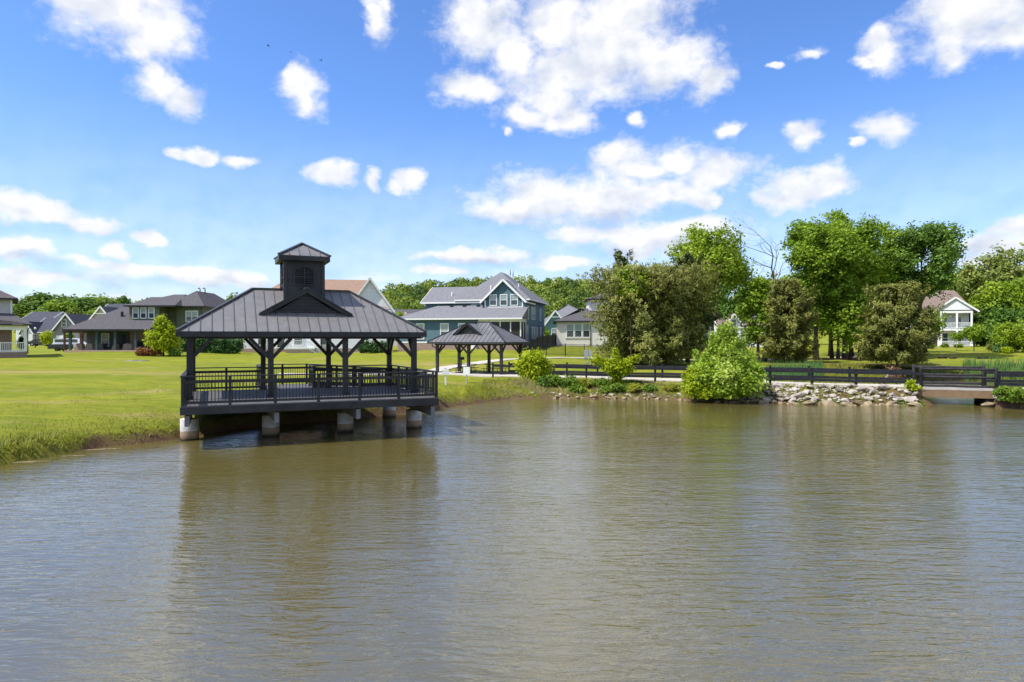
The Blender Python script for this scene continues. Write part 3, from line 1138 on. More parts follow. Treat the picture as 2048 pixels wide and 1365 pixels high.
    metal_roof(r, c.x - ew - .03, c.x + ew + .03, yc - ew - .03, yc + ew + .03, ez, 8.20, c.x - 0.01, c.x + 0.01, 0.42, PANEL)
    # guard rails round the deck, walkway opening at the back
    e = 0.06
    L0, L1 = -ox + e, W + ox - e
    railing(r, (L0, fb + e), (L1, fb + e), zd, zd, 6)
    railing(r, (L0, fb + e), (L0, bb - e), zd, zd, 5, ends=(False, True), spacing=0.14)
    railing(r, (L1, fb + e), (L1, bb - e), zd, zd, 5, ends=(False, True), spacing=0.14)
    railing(r, (L0, bb - e), (2.95, bb - e), zd, zd, 2, ends=(False, True), spacing=0.13)
    railing(r, (5.35, bb - e), (L1, bb - e), zd, zd, 2, ends=(True, False), spacing=0.15)
    # walkway and ramp to the bank
    wy = 8.2
    slab('ramp_deck', r, [(2.9, bb, zd - .002), (5.45, bb, zd - .002), (5.45, wy - 1.75, zd - .002), (11.9, wy - 1.75, 1.13), (11.9, wy, 1.13), (5.45, wy, zd - .002), (2.9, wy, zd - .002)], 0.16, PLANKM)
    railing(r, (2.95, bb), (2.95, wy - 0.06), zd, zd, 2, single=False)
    railing(r, (2.95, wy - 0.06), (5.4, wy - 0.06), zd, zd, 2, single=False, ends=(False, False))
    railing(r, (5.4, wy - 0.06), (11.85, wy - 0.06), zd, 1.13, 5, single=False)
    railing(r, (5.35, bb), (5.35, wy - 1.8), zd, zd, 1, single=False)
    railing(r, (5.4, wy - 1.8), (11.85, wy - 1.8), zd, 1.13, 5, single=False, ends=(False, True))
    return r


GZ_ROOT = build_gazebo()

# ------------------------------------------------------------------ picnic pavilion


def build_pavilion():
    L_, D = 6.0, 3.85
    r = thing('picnic_pavilion', 'small open black picnic pavilion with metal hip roof beside the path', 'pavilion', (-6.34, 58.0, 0), -math.atan2(0.41, 0.912))
    zs = 1.03
    ze, zr = 3.70, 5.38
    zb = 3.42
    slab('slab', r, [(-.9, -.8, zs), (L_ + .9, -.8, zs), (L_ + .9, D + .8, zs), (-.9, D + .8, zs)], 0.5, CONC)
    cw = 0.22
    for y in (0, D):
        for i in range(3):
            x = i * L_ / 2
            bar('column', r, (x, y, zs), (x, y, zb), cw, cw, BLACK)
            for sx in (-1, 1):
                if 0 <= i + sx <= 2:
                    bar('knee_brace', r, (x + sx * 0.06, y, zb - 0.72), (x + sx * 0.74, y, zb), 0.10, 0.13, BLACK)
            if i != 1:
                sy = 1 if y == 0 else -1
                bar('knee_brace', r, (x, y + sy * 0.06, zb - 0.72), (x, y + sy * 0.74, zb), 0.10, 0.13, BLACK)
        bar('header_beam', r, (-.2, y, zb + .10), (L_ + .2, y, zb + .10), 0.18, 0.2, BLACK)
    for x in (0, L_):
        bar('header_beam', r, (x, .09, zb + .10), (x, D - .09, zb + .10), 0.17, 0.19, BLACK)
    ov = 0.62
    x0, x1, y0, y1 = -ov, L_ + ov, -ov, D + ov
    metal_roof(r, x0, x1, y0, y1, ze, zr, L_ / 2 - 0.95, L_ / 2 + 0.95, 0.41, PANEL2)
    for a, b in (((x0, y0), (x1, y0)), ((x0, y1), (x1, y1))):
        bar('gutter', r, (*a, ze - .08), (*b, ze - .08), 0.10, 0.14, TRIMM)
    for x in (x0, x1):
        bar('gutter', r, (x, y0 + .05, ze - .0805), (x, y1 - .05, ze - .0805), 0.10, 0.14, TRIMM)
    slab('soffit', r, [(x0 + .05, y0 + .05, ze - .07), (x1 - .05, y0 + .05, ze - .07), (x1 - .05, y1 - .05, ze - .07), (x0 + .05, y1 - .05, ze - .07)], 0.03, BLACK)
    tubes('downpipe', r, [([(x0 + .1, 0, ze - .12), (x0 + .12, 0, ze - .35), (x0 + .45, 0, ze - .52)], [.045] * 3)], TRIMM)
    tubes('downpipe', r, [([(x1 - .1, D, ze - .12), (x1 - .12, D, ze - .35), (x1 - .45, D, ze - .52)], [.045] * 3)], TRIMM)
    tanp = (zr - ze) / (D / 2 - y0)

    def roofz(y):
        return ze + (y - y0) * tanp
    dormer(r, L_ / 2 - .25, 1.35, 0.25, roofz(0.25) + 0.05, 5.34, 1.85, roofz)
    return r


PAV = build_pavilion()


def picnic_table(loc, rz, label):
    t = thing('picnic_table', label, 'picnic table', loc, rz, 'picnic tables')
    for k in range(4):
        box('table_board', t, -.9, .9, -.36 + k * .185, -.36 + k * .185 + .17, .73, .765, BLACKF)
    for sy in (-1, 1):
        for k in range(2):
            y = sy * (.62 + k * .15)
            box('seat_board', t, -.9, .9, y - .07, y + .07, .43, .46, BLACKF)
    for sx in (-.62, .62):
        tubes('leg', t, [([(sx, -.78, .41), (sx, -.80, .06), (sx, -.68, .025), (sx, .68, .025), (sx, .80, .06), (sx, .78, .41)], [.032] * 6),
                         ([(sx, -.3, .03), (sx, -.26, .72)], [.03] * 2), ([(sx, .3, .03), (sx, .26, .72)], [.03] * 2)], BLACKF, 6)
    return t


def pav_pt(x, y):
    a = -math.atan2(0.41, 0.912)
    return (-6.34 + x * math.cos(a) - y * math.sin(a), 58.0 + x * math.sin(a) + y * math.cos(a), 1.03)


picnic_table(pav_pt(1.75, 1.9), -0.30, 'black metal picnic table under the left half of the pavilion')
picnic_table(pav_pt(4.5, 1.9), -0.42, 'black metal picnic table under the right half of the pavilion')
gr = thing('park_grill', 'small black box grill on a post behind the pavilion tables', 'grill', (at(923, 735, 63.5).x, 63.5, gz(at(923, 735, 63.5).x, 63.5)))
bar('post', gr, (0, 0, 0), (0, 0, .85), .08, .08, BLACKF)
for p in ([(-.25, -.2), (.25, -.2), (.25, .2), (-.25, .2)],):
    prism('firebox', gr, p, 'z', .85, 1.12, BLACKF)
bar('grate_handle', gr, (-.3, -.22, 1.0), (.3, -.22, 1.0), .03, .03, BLACKF)

# ------------------------------------------------------------------ causeway: fences, footbridge, stones


def fz(s, off):
    return gz(*fl(s, off))


def rail_fence(label, off, posts, top=1.08, group='fences along the causeway'):
    """two-rail paddock fence following the causeway; posts: distances along it"""
    x, y = fl(posts[0], off)
    t = thing('rail_fence', label, 'fence', (x, y, 0), 0, group)
    o = Vector((x, y, 0))
    P = []
    for s in posts:
        px, py = fl(s, off)
        P.append(Vector((px, py, 0)) - o)
    zt = [1.95 + .02 * math.sin(s * 1.7) for s in posts]
    for p, s, z in zip(P, posts, zt):
        zg = fz(s, off)
        b = bar('post', t, p + Vector((0, 0, zg - .25)), p + Vector((0, 0, z + .10)), .13, .13, BLACKF)
        bar('post_cap', t, p + Vector((0, 0, z + .10)), p + Vector((0, 0, z + .125)), .15, .15, BLACKF)
    side = -FN * 0.085 if off < 1 else FN * -0.085
    for i in range(len(P) - 1):
        for dz in (-.09, -.62):
            a, b = P[i] + side, P[i + 1] + side
            j = random.uniform(-.012, .012)
            bar('rail', t, a + Vector((0, 0, zt[i] + dz + j)), b + Vector((0, 0, zt[i + 1] + dz + j)), .04, .17, BLACKF)
    return t


sp = 2.52
BR0, BR1 = 28.75, 32.55                     # the footbridge along the causeway
rail_fence('two-rail black fence on the pond side of the causeway, left of the footbridge', 0, [i * sp for i in range(11)] + [BR0])
rail_fence('two-rail black fence on the pond side of the path, right of the footbridge', 0, [BR1 + .1, BR1 + 2.5, BR1 + 5.0, BR1 + 7.5, BR1 + 10.0, BR1 + 12.5])
rail_fence('two-rail black fence on the far side of the causeway path, left of the footbridge', 3.5, [-.2 + i * sp for i in range(11)] + [BR0])
rail_fence('two-rail black fence on the far side of the path, right of the footbridge', 3.5, [BR1 + .1, BR1 + 2.5, BR1 + 5.0, BR1 + 7.5, BR1 + 10.0, BR1 + 12.5])


def footbridge():
    x, y = fl(BR0, 0)
    t = thing('footbridge', 'short footbridge with three-rail dark timber sides over the channel', 'bridge', (x, y, 0), math.atan2(FD.y, FD.x))
    L_ = BR1 - BR0
    zt = 1.0
    slab('deck', t, [(-.75, -.12, zt), (L_ + .35, -.12, zt), (L_ + .35, 3.7, zt), (-.75, 3.7, zt)], .10, CONC)
    for yy in (-.05, 3.6):
        box('fascia_beam', t, -.35, L_ + .28, yy - .06, yy + .06, .46, zt - .102, BRIDGEF)
    box('abutment', t, L_ - .5, L_ + .6, .1, 3.4, -.6, .62, mat('dark_concrete', (0.07, 0.06, 0.05), .9))
    box('abutment', t, -1.0, -.3, .1, 3.4, -.6, .62, mat('dark_concrete', (0.07, 0.06, 0.05), .9))
    for yy in (.08, 3.45):
        for xx in (0, L_):
            tubes('post', t, [([(xx, yy, zt), (xx, yy, zt + 1.22), (xx, yy, zt + 1.30)], [.10, .10, .07])], RAILW, 8)
        for z in (.13, .66, 1.14):
            n = 5
            pts = [(L_ * i / n, yy + random.uniform(-.012, .012), zt + z + random.uniform(-.012, .012)) for i in range(n + 1)]
            pts[0], pts[-1] = (0, yy, zt + z), (L_, yy, zt + z)
            tubes('rail', t, [(pts, [.075] * (n + 1))], RAILW, 7)
    return t


footbridge()

# --- riprap
_st = []


def stone_meshes(n=9):
    rg = np.random.default_rng(11)
    import bmesh
    for i in range(n):
        bm = bmesh.new()
        bmesh.ops.create_icosphere(bm, subdivisions=1, radius=0.5)
        dirs = rg.normal(size=(7, 3))
        dirs /= np.linalg.norm(dirs, axis=1)[:, None]
        cut = rg.uniform(.22, .40, 7)
        for v in bm.verts:
            p = np.array(v.co)
            p *= rg.uniform(.9, 1.15)
            for d_, c_ in zip(dirs, cut):           # broken flat faces
                k = p @ d_
                if k > c_:
                    p = p - d_ * (k - c_)
            v.co = p
        me = bpy.data.meshes.new('stone')
        bm.to_mesh(me)
        bm.free()
        me.materials.append(STONE)
        me2 = me.copy()
        me2.materials.clear()
        me2.materials.append(STONEW)
        _st.append((me, me2))


stone_meshes()


def riprap(label, s0, s1, n, seed, d1=1.9, smin=.3, smax=.72):
    rg = np.random.default_rng(seed)
    x, y = fl((s0 + s1) / 2, -1)
    t = thing('riprap_bank', label, 'stone bank', (x, y, 0))
    k = 0
    tries = 0
    put = []
    while k < n and tries < n * 40:
        tries += 1
        s = rg.uniform(s0, s1)
        off = rg.uniform(-5.5, -.25)
        px, py = fl(s, off)
        d = float(sdist(np.array([px]), np.array([py]))[0])
        if d < -.35 or d > d1:
            continue
        sz = (smin + (smax - smin) * rg.uniform() ** 1.7) * (1.2 if d < .6 else .85)
        if any((px - a) ** 2 + (py - b) ** 2 < (.25 * (sz + c)) ** 2 for a, b, c in put):
            continue
        put.append((px, py, sz))
        z = max(gz(px, py), -.05) + sz * .12
        wet = z < .16
        share('stone', _st[rg.integers(len(_st))][1 if wet else 0], t, (px - x, py - y, z), (rg.uniform(-.5, .5), rg.uniform(-.5, .5), rg.uniform(0, 6.28)),
              (sz * rg.uniform(1.1, 1.55), sz * rg.uniform(.85, 1.15), sz * rg.uniform(.42, .72)))
        k += 1
    return t


riprap('bank of loose pale limestone rocks along the causeway, left of the footbridge', 17.3, 28.4, 295, 5, 2.15, .24, .80)
riprap('few pale rocks at the water edge right of the footbridge', 32.0, 37.0, 34, 6, 1.6, .4, .8)
riprap('scattered small rocks at the foot of the weedy bank near the middle of the causeway', 3, 17.0, 60, 8, .7, .16, .42)

# ------------------------------------------------------------------ houses


def hip(root, x0, x1, y0, y1, ze, zr, m, ov=.45, axis='x', inset=None, trim=WHITE, cut=None, t=.18):
    """hipped roof as one solid with a fascia board along each eave"""
    x0, x1, y0, y1 = x0 - ov, x1 + ov, y0 - ov, y1 + ov
    if axis == 'x':
        i = (y1 - y0) / 2 if inset is None else inset
        i0, i1 = i if isinstance(i, tuple) else (i, i)
        ra, rb = (x0 + i0, (y0 + y1) / 2, zr), (x1 - i1, (y0 + y1) / 2, zr)
    else:
        i = (x1 - x0) / 2 if inset is None else inset
        i0, i1 = i if isinstance(i, tuple) else (i, i)
        ra, rb = ((x0 + x1) / 2, y0 + i0, zr), ((x0 + x1) / 2, y1 - i1, zr)
    v = [(x0, y0, ze), (x1, y0, ze), (x1, y1, ze), (x0, y1, ze), ra, rb]
    f = [(3, 2, 1, 0)] + ([(0, 1, 5, 4), (1, 2, 5), (2, 3, 4, 5), (3, 0, 4)] if axis == 'x' else [(0, 1, 4), (1, 2, 5, 4), (2, 3, 5), (3, 0, 4, 5)])
    o = mesh_obj('roof', v, f, m, root)
    e = .02
    for a, b in (((x0 + e, y0 + e), (x1 - e, y0 + e)), ((x0 + e, y1 - e), (x1 - e, y1 - e)), ((x0 + e, y0 + .08), (x0 + e, y1 - .08)), ((x1 - e, y0 + .08), (x1 - e, y1 - .08))):
        bar('fascia', o, (*a, ze - t / 2 - .004), (*b, ze - t / 2 - .004), .09, t, trim)
    return o


def gable_roof(root, x0, x1, y0, y1, ze, zr, m, ov=.4, axis='y', trim=WHITE, t=.14, rake=True):
    """two slopes; axis is the ridge direction"""
    o = None
    if axis == 'y':
        xc, hw = (x0 + x1) / 2, (x1 - x0) / 2
        k = (zr - ze) / hw
        for s in (-1, 1):
            xe = xc + s * (hw + ov)
            zz = ze - k * ov
            pts = [(xe, y0 - ov, zz), (xc, y0 - ov, zr), (xc, y1, zr), (xe, y1, zz)]
            o = slab('roof', root, pts, t, m)
            if rake:
                bar('rake_board', o, (xe, y0 - ov - .02, zz - .10), (xc, y0 - ov - .02, zr - .10), .06, .26, trim)
                bar('fascia', o, (xe, y0 - ov, zz - t / 2 - .01), (xe, y1, zz - t / 2 - .01), .05, t + .06, trim)
    else:
        yc, hw = (y0 + y1) / 2, (y1 - y0) / 2
        k = (zr - ze) / hw
        for s in (-1, 1):
            ye = yc + s * (hw + ov)
            zz = ze - k * ov
            pts = [(x0 - ov, ye, zz), (x1 + ov, ye, zz), (x1 + ov, yc, zr), (x0 - ov, yc, zr)]
            o = slab('roof', root, pts, t, m)
            if rake:
                bar('fascia', o, (x0 - ov, ye, zz - t / 2 - .01), (x1 + ov, ye, zz - t / 2 - .01), .05, t + .06, trim)
                for xx in (x0 - ov - .02, x1 + ov + .02):
                    bar('rake_board', o, (xx, ye, zz - .10), (xx, yc, zr - .10), .06, .26, trim)
    return o


_win = {}


def window(root, x, y, z, w, h, face='f', style='two', trim=WHITE, name='window', bl=None):
    """sash window: casing and rails as the part, panes and blind as its pieces; (x, y) centre on the wall, z sill"""
    key = (round(w, 2), round(h, 2), style, trim.name)
    if key not in _win:
        c = .10
        bars = [(-w / 2 - c, w / 2 + c, h, h + c * 1.2), (-w / 2 - c, w / 2 + c, -c, 0), (-w / 2 - c, -w / 2, 0, h), (w / 2, w / 2 + c, 0, h)]
        if style != 'fixed':
            bars.append((-w / 2, w / 2, h * .48, h * .48 + .06))
        if style == 'grid':
            bars += [(-.015, .015, 0, h), (-w / 2, w / 2, h * .24, h * .24 + .03), (-w / 2, w / 2, h * .74, h * .74 + .03)]
        V, Fc = [], []
        for i, (a, b, c0, c1) in enumerate(bars):
            o = len(V)
            d = -.06 if i < 4 else -.035
            V += [(a, d, c0), (b, d, c0), (b, d, c1), (a, d, c1), (a, .02, c0), (b, .02, c0), (b, .02, c1), (a, .02, c1)]
            Fc += [tuple(k + o for k in q) for q in ((0, 1, 2, 3), (0, 4, 5, 1), (1, 5, 6, 2), (2, 6, 7, 3), (3, 7, 4, 0))]
        me = bpy.data.meshes.new('window')
        me.from_pydata(V, [], Fc)
        me.materials.append(trim)
        _win[key] = me
    o = share(name, _win[key], root, (x, y, z), (0, 0, {'f': 0, 'r': math.pi / 2, 'b': math.pi, 'l': -math.pi / 2}[face]))
    box('pane', o, -w / 2, w / 2, -.012, .0, 0, h, GLASS)
    k = random.choice((0, .5, .5, .75)) if bl is None else bl
    if k and style != 'fixed':
        box('blind', o, -w / 2 + .02, w / 2 - .02, -.016, -.013, h * (1 - k * .98), h - .01, BLIND)
    return o


def white_rail(root, x0, x1, y, z, h=.95, x=None, y1=None):
    """porch rail: top, bottom and spindles"""
    a, b = Vector((x0, y, z)), Vector((x1, y if y1 is None else y1, z))
    r = bar('porch_rail', root, a + Vector((0, 0, h)), b + Vector((0, 0, h)), .10, .08, WHITE)
    bar('porch_rail', root, a + Vector((0, 0, .12)), b + Vector((0, 0, .12)), .07, .07, WHITE)
    n = max(2, int((b - a).length / .15))
    for i in range(1, n):
        p = a.lerp(b, i / n)
        bar('spindle', root, p + Vector((0, 0, .1)), p + Vector((0, 0, h)), .045, .045, WHITE)


def house_root(name, label, x, y, rz=0.0, z=None, cat='house'):
    z = gz(x, y) if z is None else z
    return thing(name, label, cat, (x, y, z), rz)


# --- teal house
def teal_house():
    h = house_root('house', 'two-storey teal house with grey shingle roofs and a screened back porch', -14.85, 88.9, -.24, 2.75)
    box('foundation', h, -.02, 16.47, -.02, 9, -1.2, .72, BRICK)
    box('wall', h, 0, 11.0, 0, 8, .72, 3.85, TEAL)
    box('belt_board', h, -.03, 11.02, -.04, .1, .70, .86, WHITE)
    # upper storeys
    box('wall', h, 2.2, 11, 4.0, 13, 3.0, 6.35, TEAL)
    box('wall', h, 10.9, 16.3, 3.0, 16, .72, 6.35, TEAL)
    box('wall', h, 8.8, 16.28, 3.6, 15.8, 3.0, 6.3, TEAL)
    prism('gable_wall', h, [(10.9, 6.3), (15.95, 6.3), (13.42, 8.86)], 'y', 3.0, 3.4, TEAL)
    # lower roof: one slope with a hipped left end
    V = [(-.45, -.45, 3.85), (16.7, -.45, 3.85), (16.7, 3.0, 5.34), (10.95, 3.0, 5.34), (10.95, 4.1, 5.82), (4.6, 4.1, 5.82), (-.45, 8.4, 3.85), (4.6, 8.4, 5.82), (16.7, 3.0, 3.8)]
    o = mesh_obj('roof', V, [(0, 1, 2, 3, 4, 5), (0, 5, 7, 6), (1, 8, 2), (0, 6, 8, 1)], SH_GREY, h)
    bar('gutter', o, (-.45, -.47, 3.76), (16.7, -.47, 3.76), .12, .19, WHITE)
    bar('gutter', o, (-.47, -.4, 3.76), (-.47, 8.4, 3.76), .12, .19, WHITE)
    gable_roof(h, 2.2, 11, 4.0, 12.6, 6.35, 8.5, SH_GREY, .45, 'x')
    hip(h, 7.0, 16.4, 3.9, 16, 6.42, 10.45, SH_GREY, .45, 'y', inset=4.9)
    gable_roof(h, 10.75, 16.1, 3.05, 8.5, 6.42, 8.98, SH_GREY, .42, 'y')
    for x in (10.95, 15.95):
        bar('corner_board', h, (x, 2.98, 5.1), (x, 2.98, 6.3), .16, .06, WHITE)
    bar('corner_board', h, (2.22, 3.97, 5.6), (2.22, 3.97, 6.3), .16, .06, WHITE)
    bar('flashing_board', h, (10.95, 2.97, 5.36), (15.95, 2.97, 5.36), .05, .12, WHITE)
    for x in (12.05, 13.45, 14.85):
        window(h, x, 2.99, 5.62, .82, 1.28, bl=.5)
    for x in (3.1, 6.4, 8.8):
        window(h, x, -.01, 1.25, .95, 1.85, bl=.5)
    # screened porch
    box('porch_floor', h, 11.0, 16.45, 0, 3.0, .60, .78, WHITE)
    bar('porch_header', h, (10.9, .05, 3.6), (16.45, .05, 3.6), .16, .46, WHITE)
    bar('porch_header', h, (16.38, .13, 3.6), (16.38, 3.0, 3.6), .15, .455, WHITE)
    xs = [11.05, 12.4, 13.75, 15.1, 16.38]
    for i, x in enumerate(xs):
        bar('porch_post', h, (x, .06, .78), (x, .06, 3.4), .14, .14, WHITE)
        if i:
            box('screen_panel', h, xs[i - 1] + .07, x - .07, .055, .065, .8, 3.38, SCREEN)
            bar('screen_rail', h, (xs[i - 1] + .07, .05, 1.55), (x - .07, .05, 1.55), .05, .06, WHITE)
    for y in (1.5, 2.9):
        bar('porch_post', h, (16.38, y, .78), (16.38, y, 3.37), .13, .13, WHITE)
    box('screen_panel', h, 16.37, 16.38, .14, 1.43, .8, 3.36, SCREEN)
    box('screen_panel', h, 16.37, 16.38, 1.57, 2.83, .8, 3.36, SCREEN)
    # side wall
    for y, z, hh in ((4.6, 3.9, 1.5), (7.2, 3.9, 1.5), (8.6, 3.9, 1.5), (12.8, 3.9, 1.5), (4.2, 1.1, 1.75), (7.4, .95, 1.8), (8.8, .95, 1.8), (10.6, .95, 1.8), (13.0, 1.0, 1.8)):
        window(h, 16.31, y, z, .6, hh, 'r', bl=.5)
    box('meter_box', h, 16.3, 16.45, 14.3, 14.8, 1.4, 2.2, GALV)
    for x, z in ((12.6, 10.1), (13.0, 9.9)):
        tubes('vent_pipe', h, [([(x, 10, z), (x, 10, z + 1.0)], [.07, .07])], GALV)
    for x in (6.2, 8.0, 9.9):
        box('roof_vent', h, x - .2, x + .2, 3.2, 3.5, 5.42, 5.72, BLACKF)
    for x, y, z in ((11.1, 5.2, 8.2), (14.6, 6.5, 8.4), (5.5, 5.6, 7.4)):
        box('roof_vent', h, x - .08, x + .08, y - .08, y + .08, z - .4, z + .22, WHITE)
    # white porch box behind the pavilion
    st = box('back_step', h, 10.2, 10.8, -.8, -.05, -.6, .45, WHITE)
    return h


teal_house()


def olive_house():
    X0 = px_x(165, 90)
    h = house_root('house', 'olive green house with charcoal hip roofs and a covered furnished patio', X0, 90, 0, 2.35)
    # patio wing
    box('patio_floor', h, -.3, 10.2, -3.2, .2, -.9, .18, BRICKT)
    box('wall', h, .4, 6.2, .2, 9, .18, 2.75, mat('patio_wall_grey', (.10, .105, .09), .6, .3, .05, 1, lap=.18))
    box('chimney_wall', h, 6.2, 10.4, .1, 9, .18, 2.75, BRICK)
    box('fireplace', h, 7.1, 8.0, .0, .12, .62, 1.3, SCREEN)
    box('mantel', h, 6.9, 8.2, -.12, .1, 1.42, 1.54, BLUEC)
    dr = box('patio_door', h, 4.4, 5.9, .13, .19, .18, 2.4, mat('door_teal', (.03, .07, .075), .3, .5))
    box('door_pane', dr, -.4, .4, -.6, -.5, -.35, .4, GLASS)
    window(h, 2.9, .19, .75, .85, 1.5, bl=.5)
    for x in (.3, 4.0 - .3, 6.2 - .15, 8.65):
        bar('patio_post', h, (x, -2.95, .18), (x, -2.95, 2.62), .26, .26, BLUEC)
    bar('patio_beam', h, (.0, -2.95, 2.7), (9.6, -2.95, 2.7), .2, .26, BLUEC)
    hip(h, .0, 10.2, -2.9, 11.5, 2.86, 7.4, SH_DARK, .45, 'x', inset=(7.2, 1.0), trim=BLACK)
    # upper block left
    box('wall', h, 6.9, 10.8, -1.3, 9, 3.2, 5.95, OLIVE)
    hip(h, 6.9, 12.6, -1.3, 9.8, 5.98, 7.75, SH_DARK, .5, 'x', inset=(3.6, 1.5), trim=BLACK)
    for x in (7.75, 8.75, 9.80):
        window(h, x, -1.31, 4.35, .62, 1.25, bl=.5)
    # recessed middle and right block
    box('wall', h, 10.4, 12.4, 1.2, 9, -.5, 5.93, OLIVE)
    box('wall', h, 12.1, 15.5, .6, 13, -.5, 5.95, OLIVE)
    hip(h, 11.3, 15.5, .6, 12.6, 5.99, 8.2, SH_DARK, .5, 'y', inset=(3.4, 4), trim=BLACK)
    for x in (13.75, 14.55):
        window(h, x, .59, 4.0, .66, 1.25, bl=.5)
    for x in (13.5, 14.35):
        window(h, x, .59, .75, .7, 1.4, bl=.5)
    window(h, 15.51, 6.0, 4.0, .8, 1.25, 'r')
    bar('corner_board', h, (15.5, .58, -.4), (15.5, .58, 5.9), .1, .05, BLACK)
    box('stove_pipe', h, 5.38, 5.62, -.6, -.36, 3.8, 5.2, BLACKF)
    for x in (13.0, 13.7):
        tubes('vent_pipe', h, [([(x, 5.5, 7.6), (x, 5.5, 8.6), (x - .12, 5.5, 8.75), (x - .3, 5.5, 8.62)], [.07] * 4)], BLACKF)
    for x, y, z in ((12.6, 3.0, 7.2), (14.2, 2.6, 6.8), (13.2, 4.0, 7.6)):
        box('roof_vent', h, x - .12, x + .12, y - .12, y + .12, z - .3, z + .15, BLACKF)
    return h


OH = olive_house()


def white_deck_house():
    X0 = px_x(483, 93)
    h = house_root('house', 'white sided house with brown roof and railed back deck, seen through the gazebo', px_x(483, 89.4), 89.4, .2, 2.2)
    W = px_x(769, 93) - X0
    box('foundation', h, -.03, W + .03, -.03, 12, -1.3, .50, BRICKT)
    box('wall', h, 0, W, 0, 12, .50, 5.9, WSIDE)
    gw = 6.0
    prism('gable_wall', h, [(W - gw, 5.85), (W, 5.85), (W - gw / 2, 10.0)], 'y', -.02, .3, WSIDE)
    gable_roof(h, W - gw, W, .0, 8, 5.9, 10.1, SH_BROWN, .3, 'y')
    hip(h, 0, W - 1.2, 0, 12, 5.95, 10.25, SH_BROWN, .4, 'x', inset=(5.5, 2.0))
    # deck and stairs
    d0, d1 = px_x(556, 91) - X0, px_x(612, 91) - X0
    box('deck_floor', h, d0, d1, -2.4, 0, .42, .62, WHITE)
    box('deck_base', h, d0 + .1, d1 - .1, -2.3, -.1, -1, .42, BRICKT)
    white_rail(h, d0, d1 - 1.0, -2.35, .62)
    white_rail(h, d0, d0, -2.35, .62, y1=-.05)
    for i in range(6):
        box('stair_tread', h, d1 - 1.0 + i * .28, d1 - .72 + i * .28, -2.3, -1.0, .55 - i * .19 - .08, .55 - i * .19, WHITE)
    for y in (-2.3, -1.0):
        bar('stair_rail', h, (d1 - 1.0, y, 1.5), (d1 + .8, y, .35), .08, .1, WHITE)
        bar('stair_rail', h, (d1 - 1.0, y, .7), (d1 + .8, y, -.45), .08, .1, WHITE)
        for i in range(8):
            t = i / 7
            bar('spindle', h, (d1 - 1 + 1.8 * t, y, .7 - 1.15 * t), (d1 - 1 + 1.8 * t, y, 1.5 - 1.15 * t), .045, .045, WHITE)
    for px in (521, 588, 637):
        window(h, px_x(px, 93) - X0, -.01, 1.0, 1.0, 1.6, bl=0)
    for x in (2.2, 5.4, 8.6, 11.8):
        window(h, x, -.01, 3.9, .9, 1.4, bl=.5)
    window(h, px_x(556, 93) - X0, -.01, .66, 1.0, 2.0, 'f', 'fixed', name='patio_door')
    tubes('downpipe', h, [([(px_x(632, 93) - X0, -.06, 5.7), (px_x(632, 93) - X0, -.06, -.4)], [.05, .05])], BLACKF)
    return h


white_deck_house()


def left_house():
    z0 = 2.0
    xr = px_x(53, 72)
    h = house_root('house', 'light grey two-storey house with white porch rail and brick base at the left edge', xr, 72, .62, z0)
    box('porch_base', h, -7, 0.05, 0, 9, -1, .58, BRICK)
    box('porch_floor', h, -7, 0.1, -.05, 9, .58, .66, WHITE)
    box('wall', h, -7, -1.35, 2.4, 9, .66, 3.4, BRICK)
    window(h, -3.2, 2.39, 1.1, 1.5, 1.75, bl=1.0)
    box('wall', h, -7, -1.3, 2.9, 10, 3.3, 6.3, LGREY)
    bar('corner_board', h, (-1.32, 2.88, 4.0), (-1.32, 2.88, 6.3), .16, .06, WHITE)
    window(h, -3.55, 2.89, 4.45, 1.5, 1.35, 'f', 'fixed')
    V = [(-7, -.45, 3.5), (.55, -.45, 3.5), (-1.3, 3.0, 4.75), (-7, 3.0, 4.75), (.55, 9, 3.5), (-1.3, 9, 4.75)]
    o = mesh_obj('porch_roof', V, [(0, 1, 2, 3), (1, 4, 5, 2), (0, 3, 5, 4, 1)], SH_DARK, h)
    bar('gutter', o, (-7, -.46, 3.42), (.55, -.46, 3.42), .1, .13, BLACK)
    bar('porch_header', h, (-7, .0, 3.14), (.1, .0, 3.14), .24, .46, WHITE)
    bar('porch_header', h, (.0, .13, 3.14), (.0, 9, 3.14), .24, .455, WHITE)
    for y in (.0, 4.2):
        bar('porch_column', h, (-.08, y, .66), (-.08, y, 2.92), .24, .24, WHITE)
        bar('column_base', h, (-.08, y, .66), (-.08, y, 1.0), .32, .32, WHITE)
    white_rail(h, -7, -.2, .0, .62)
    bar('porch_column', h, (-2.25, .0, .60), (-2.25, .0, 1.62), .13, .13, WHITE)
    white_rail(h, -.08, -.08, .15, .62, y1=4.1)
    hip(h, -12, -1.3, 2.9, 12, 6.34, 9.2, mat('shingle_warm', (.13, .11, .115), .9, .1, .2, 7), .55, 'x', trim=BLACK)
    tubes('downpipe', h, [([(.42, -.35, 3.4), (.1, -.2, 2.9), (.12, -.2, .4)], [.05] * 3)], BLACK)
    return h


left_house()


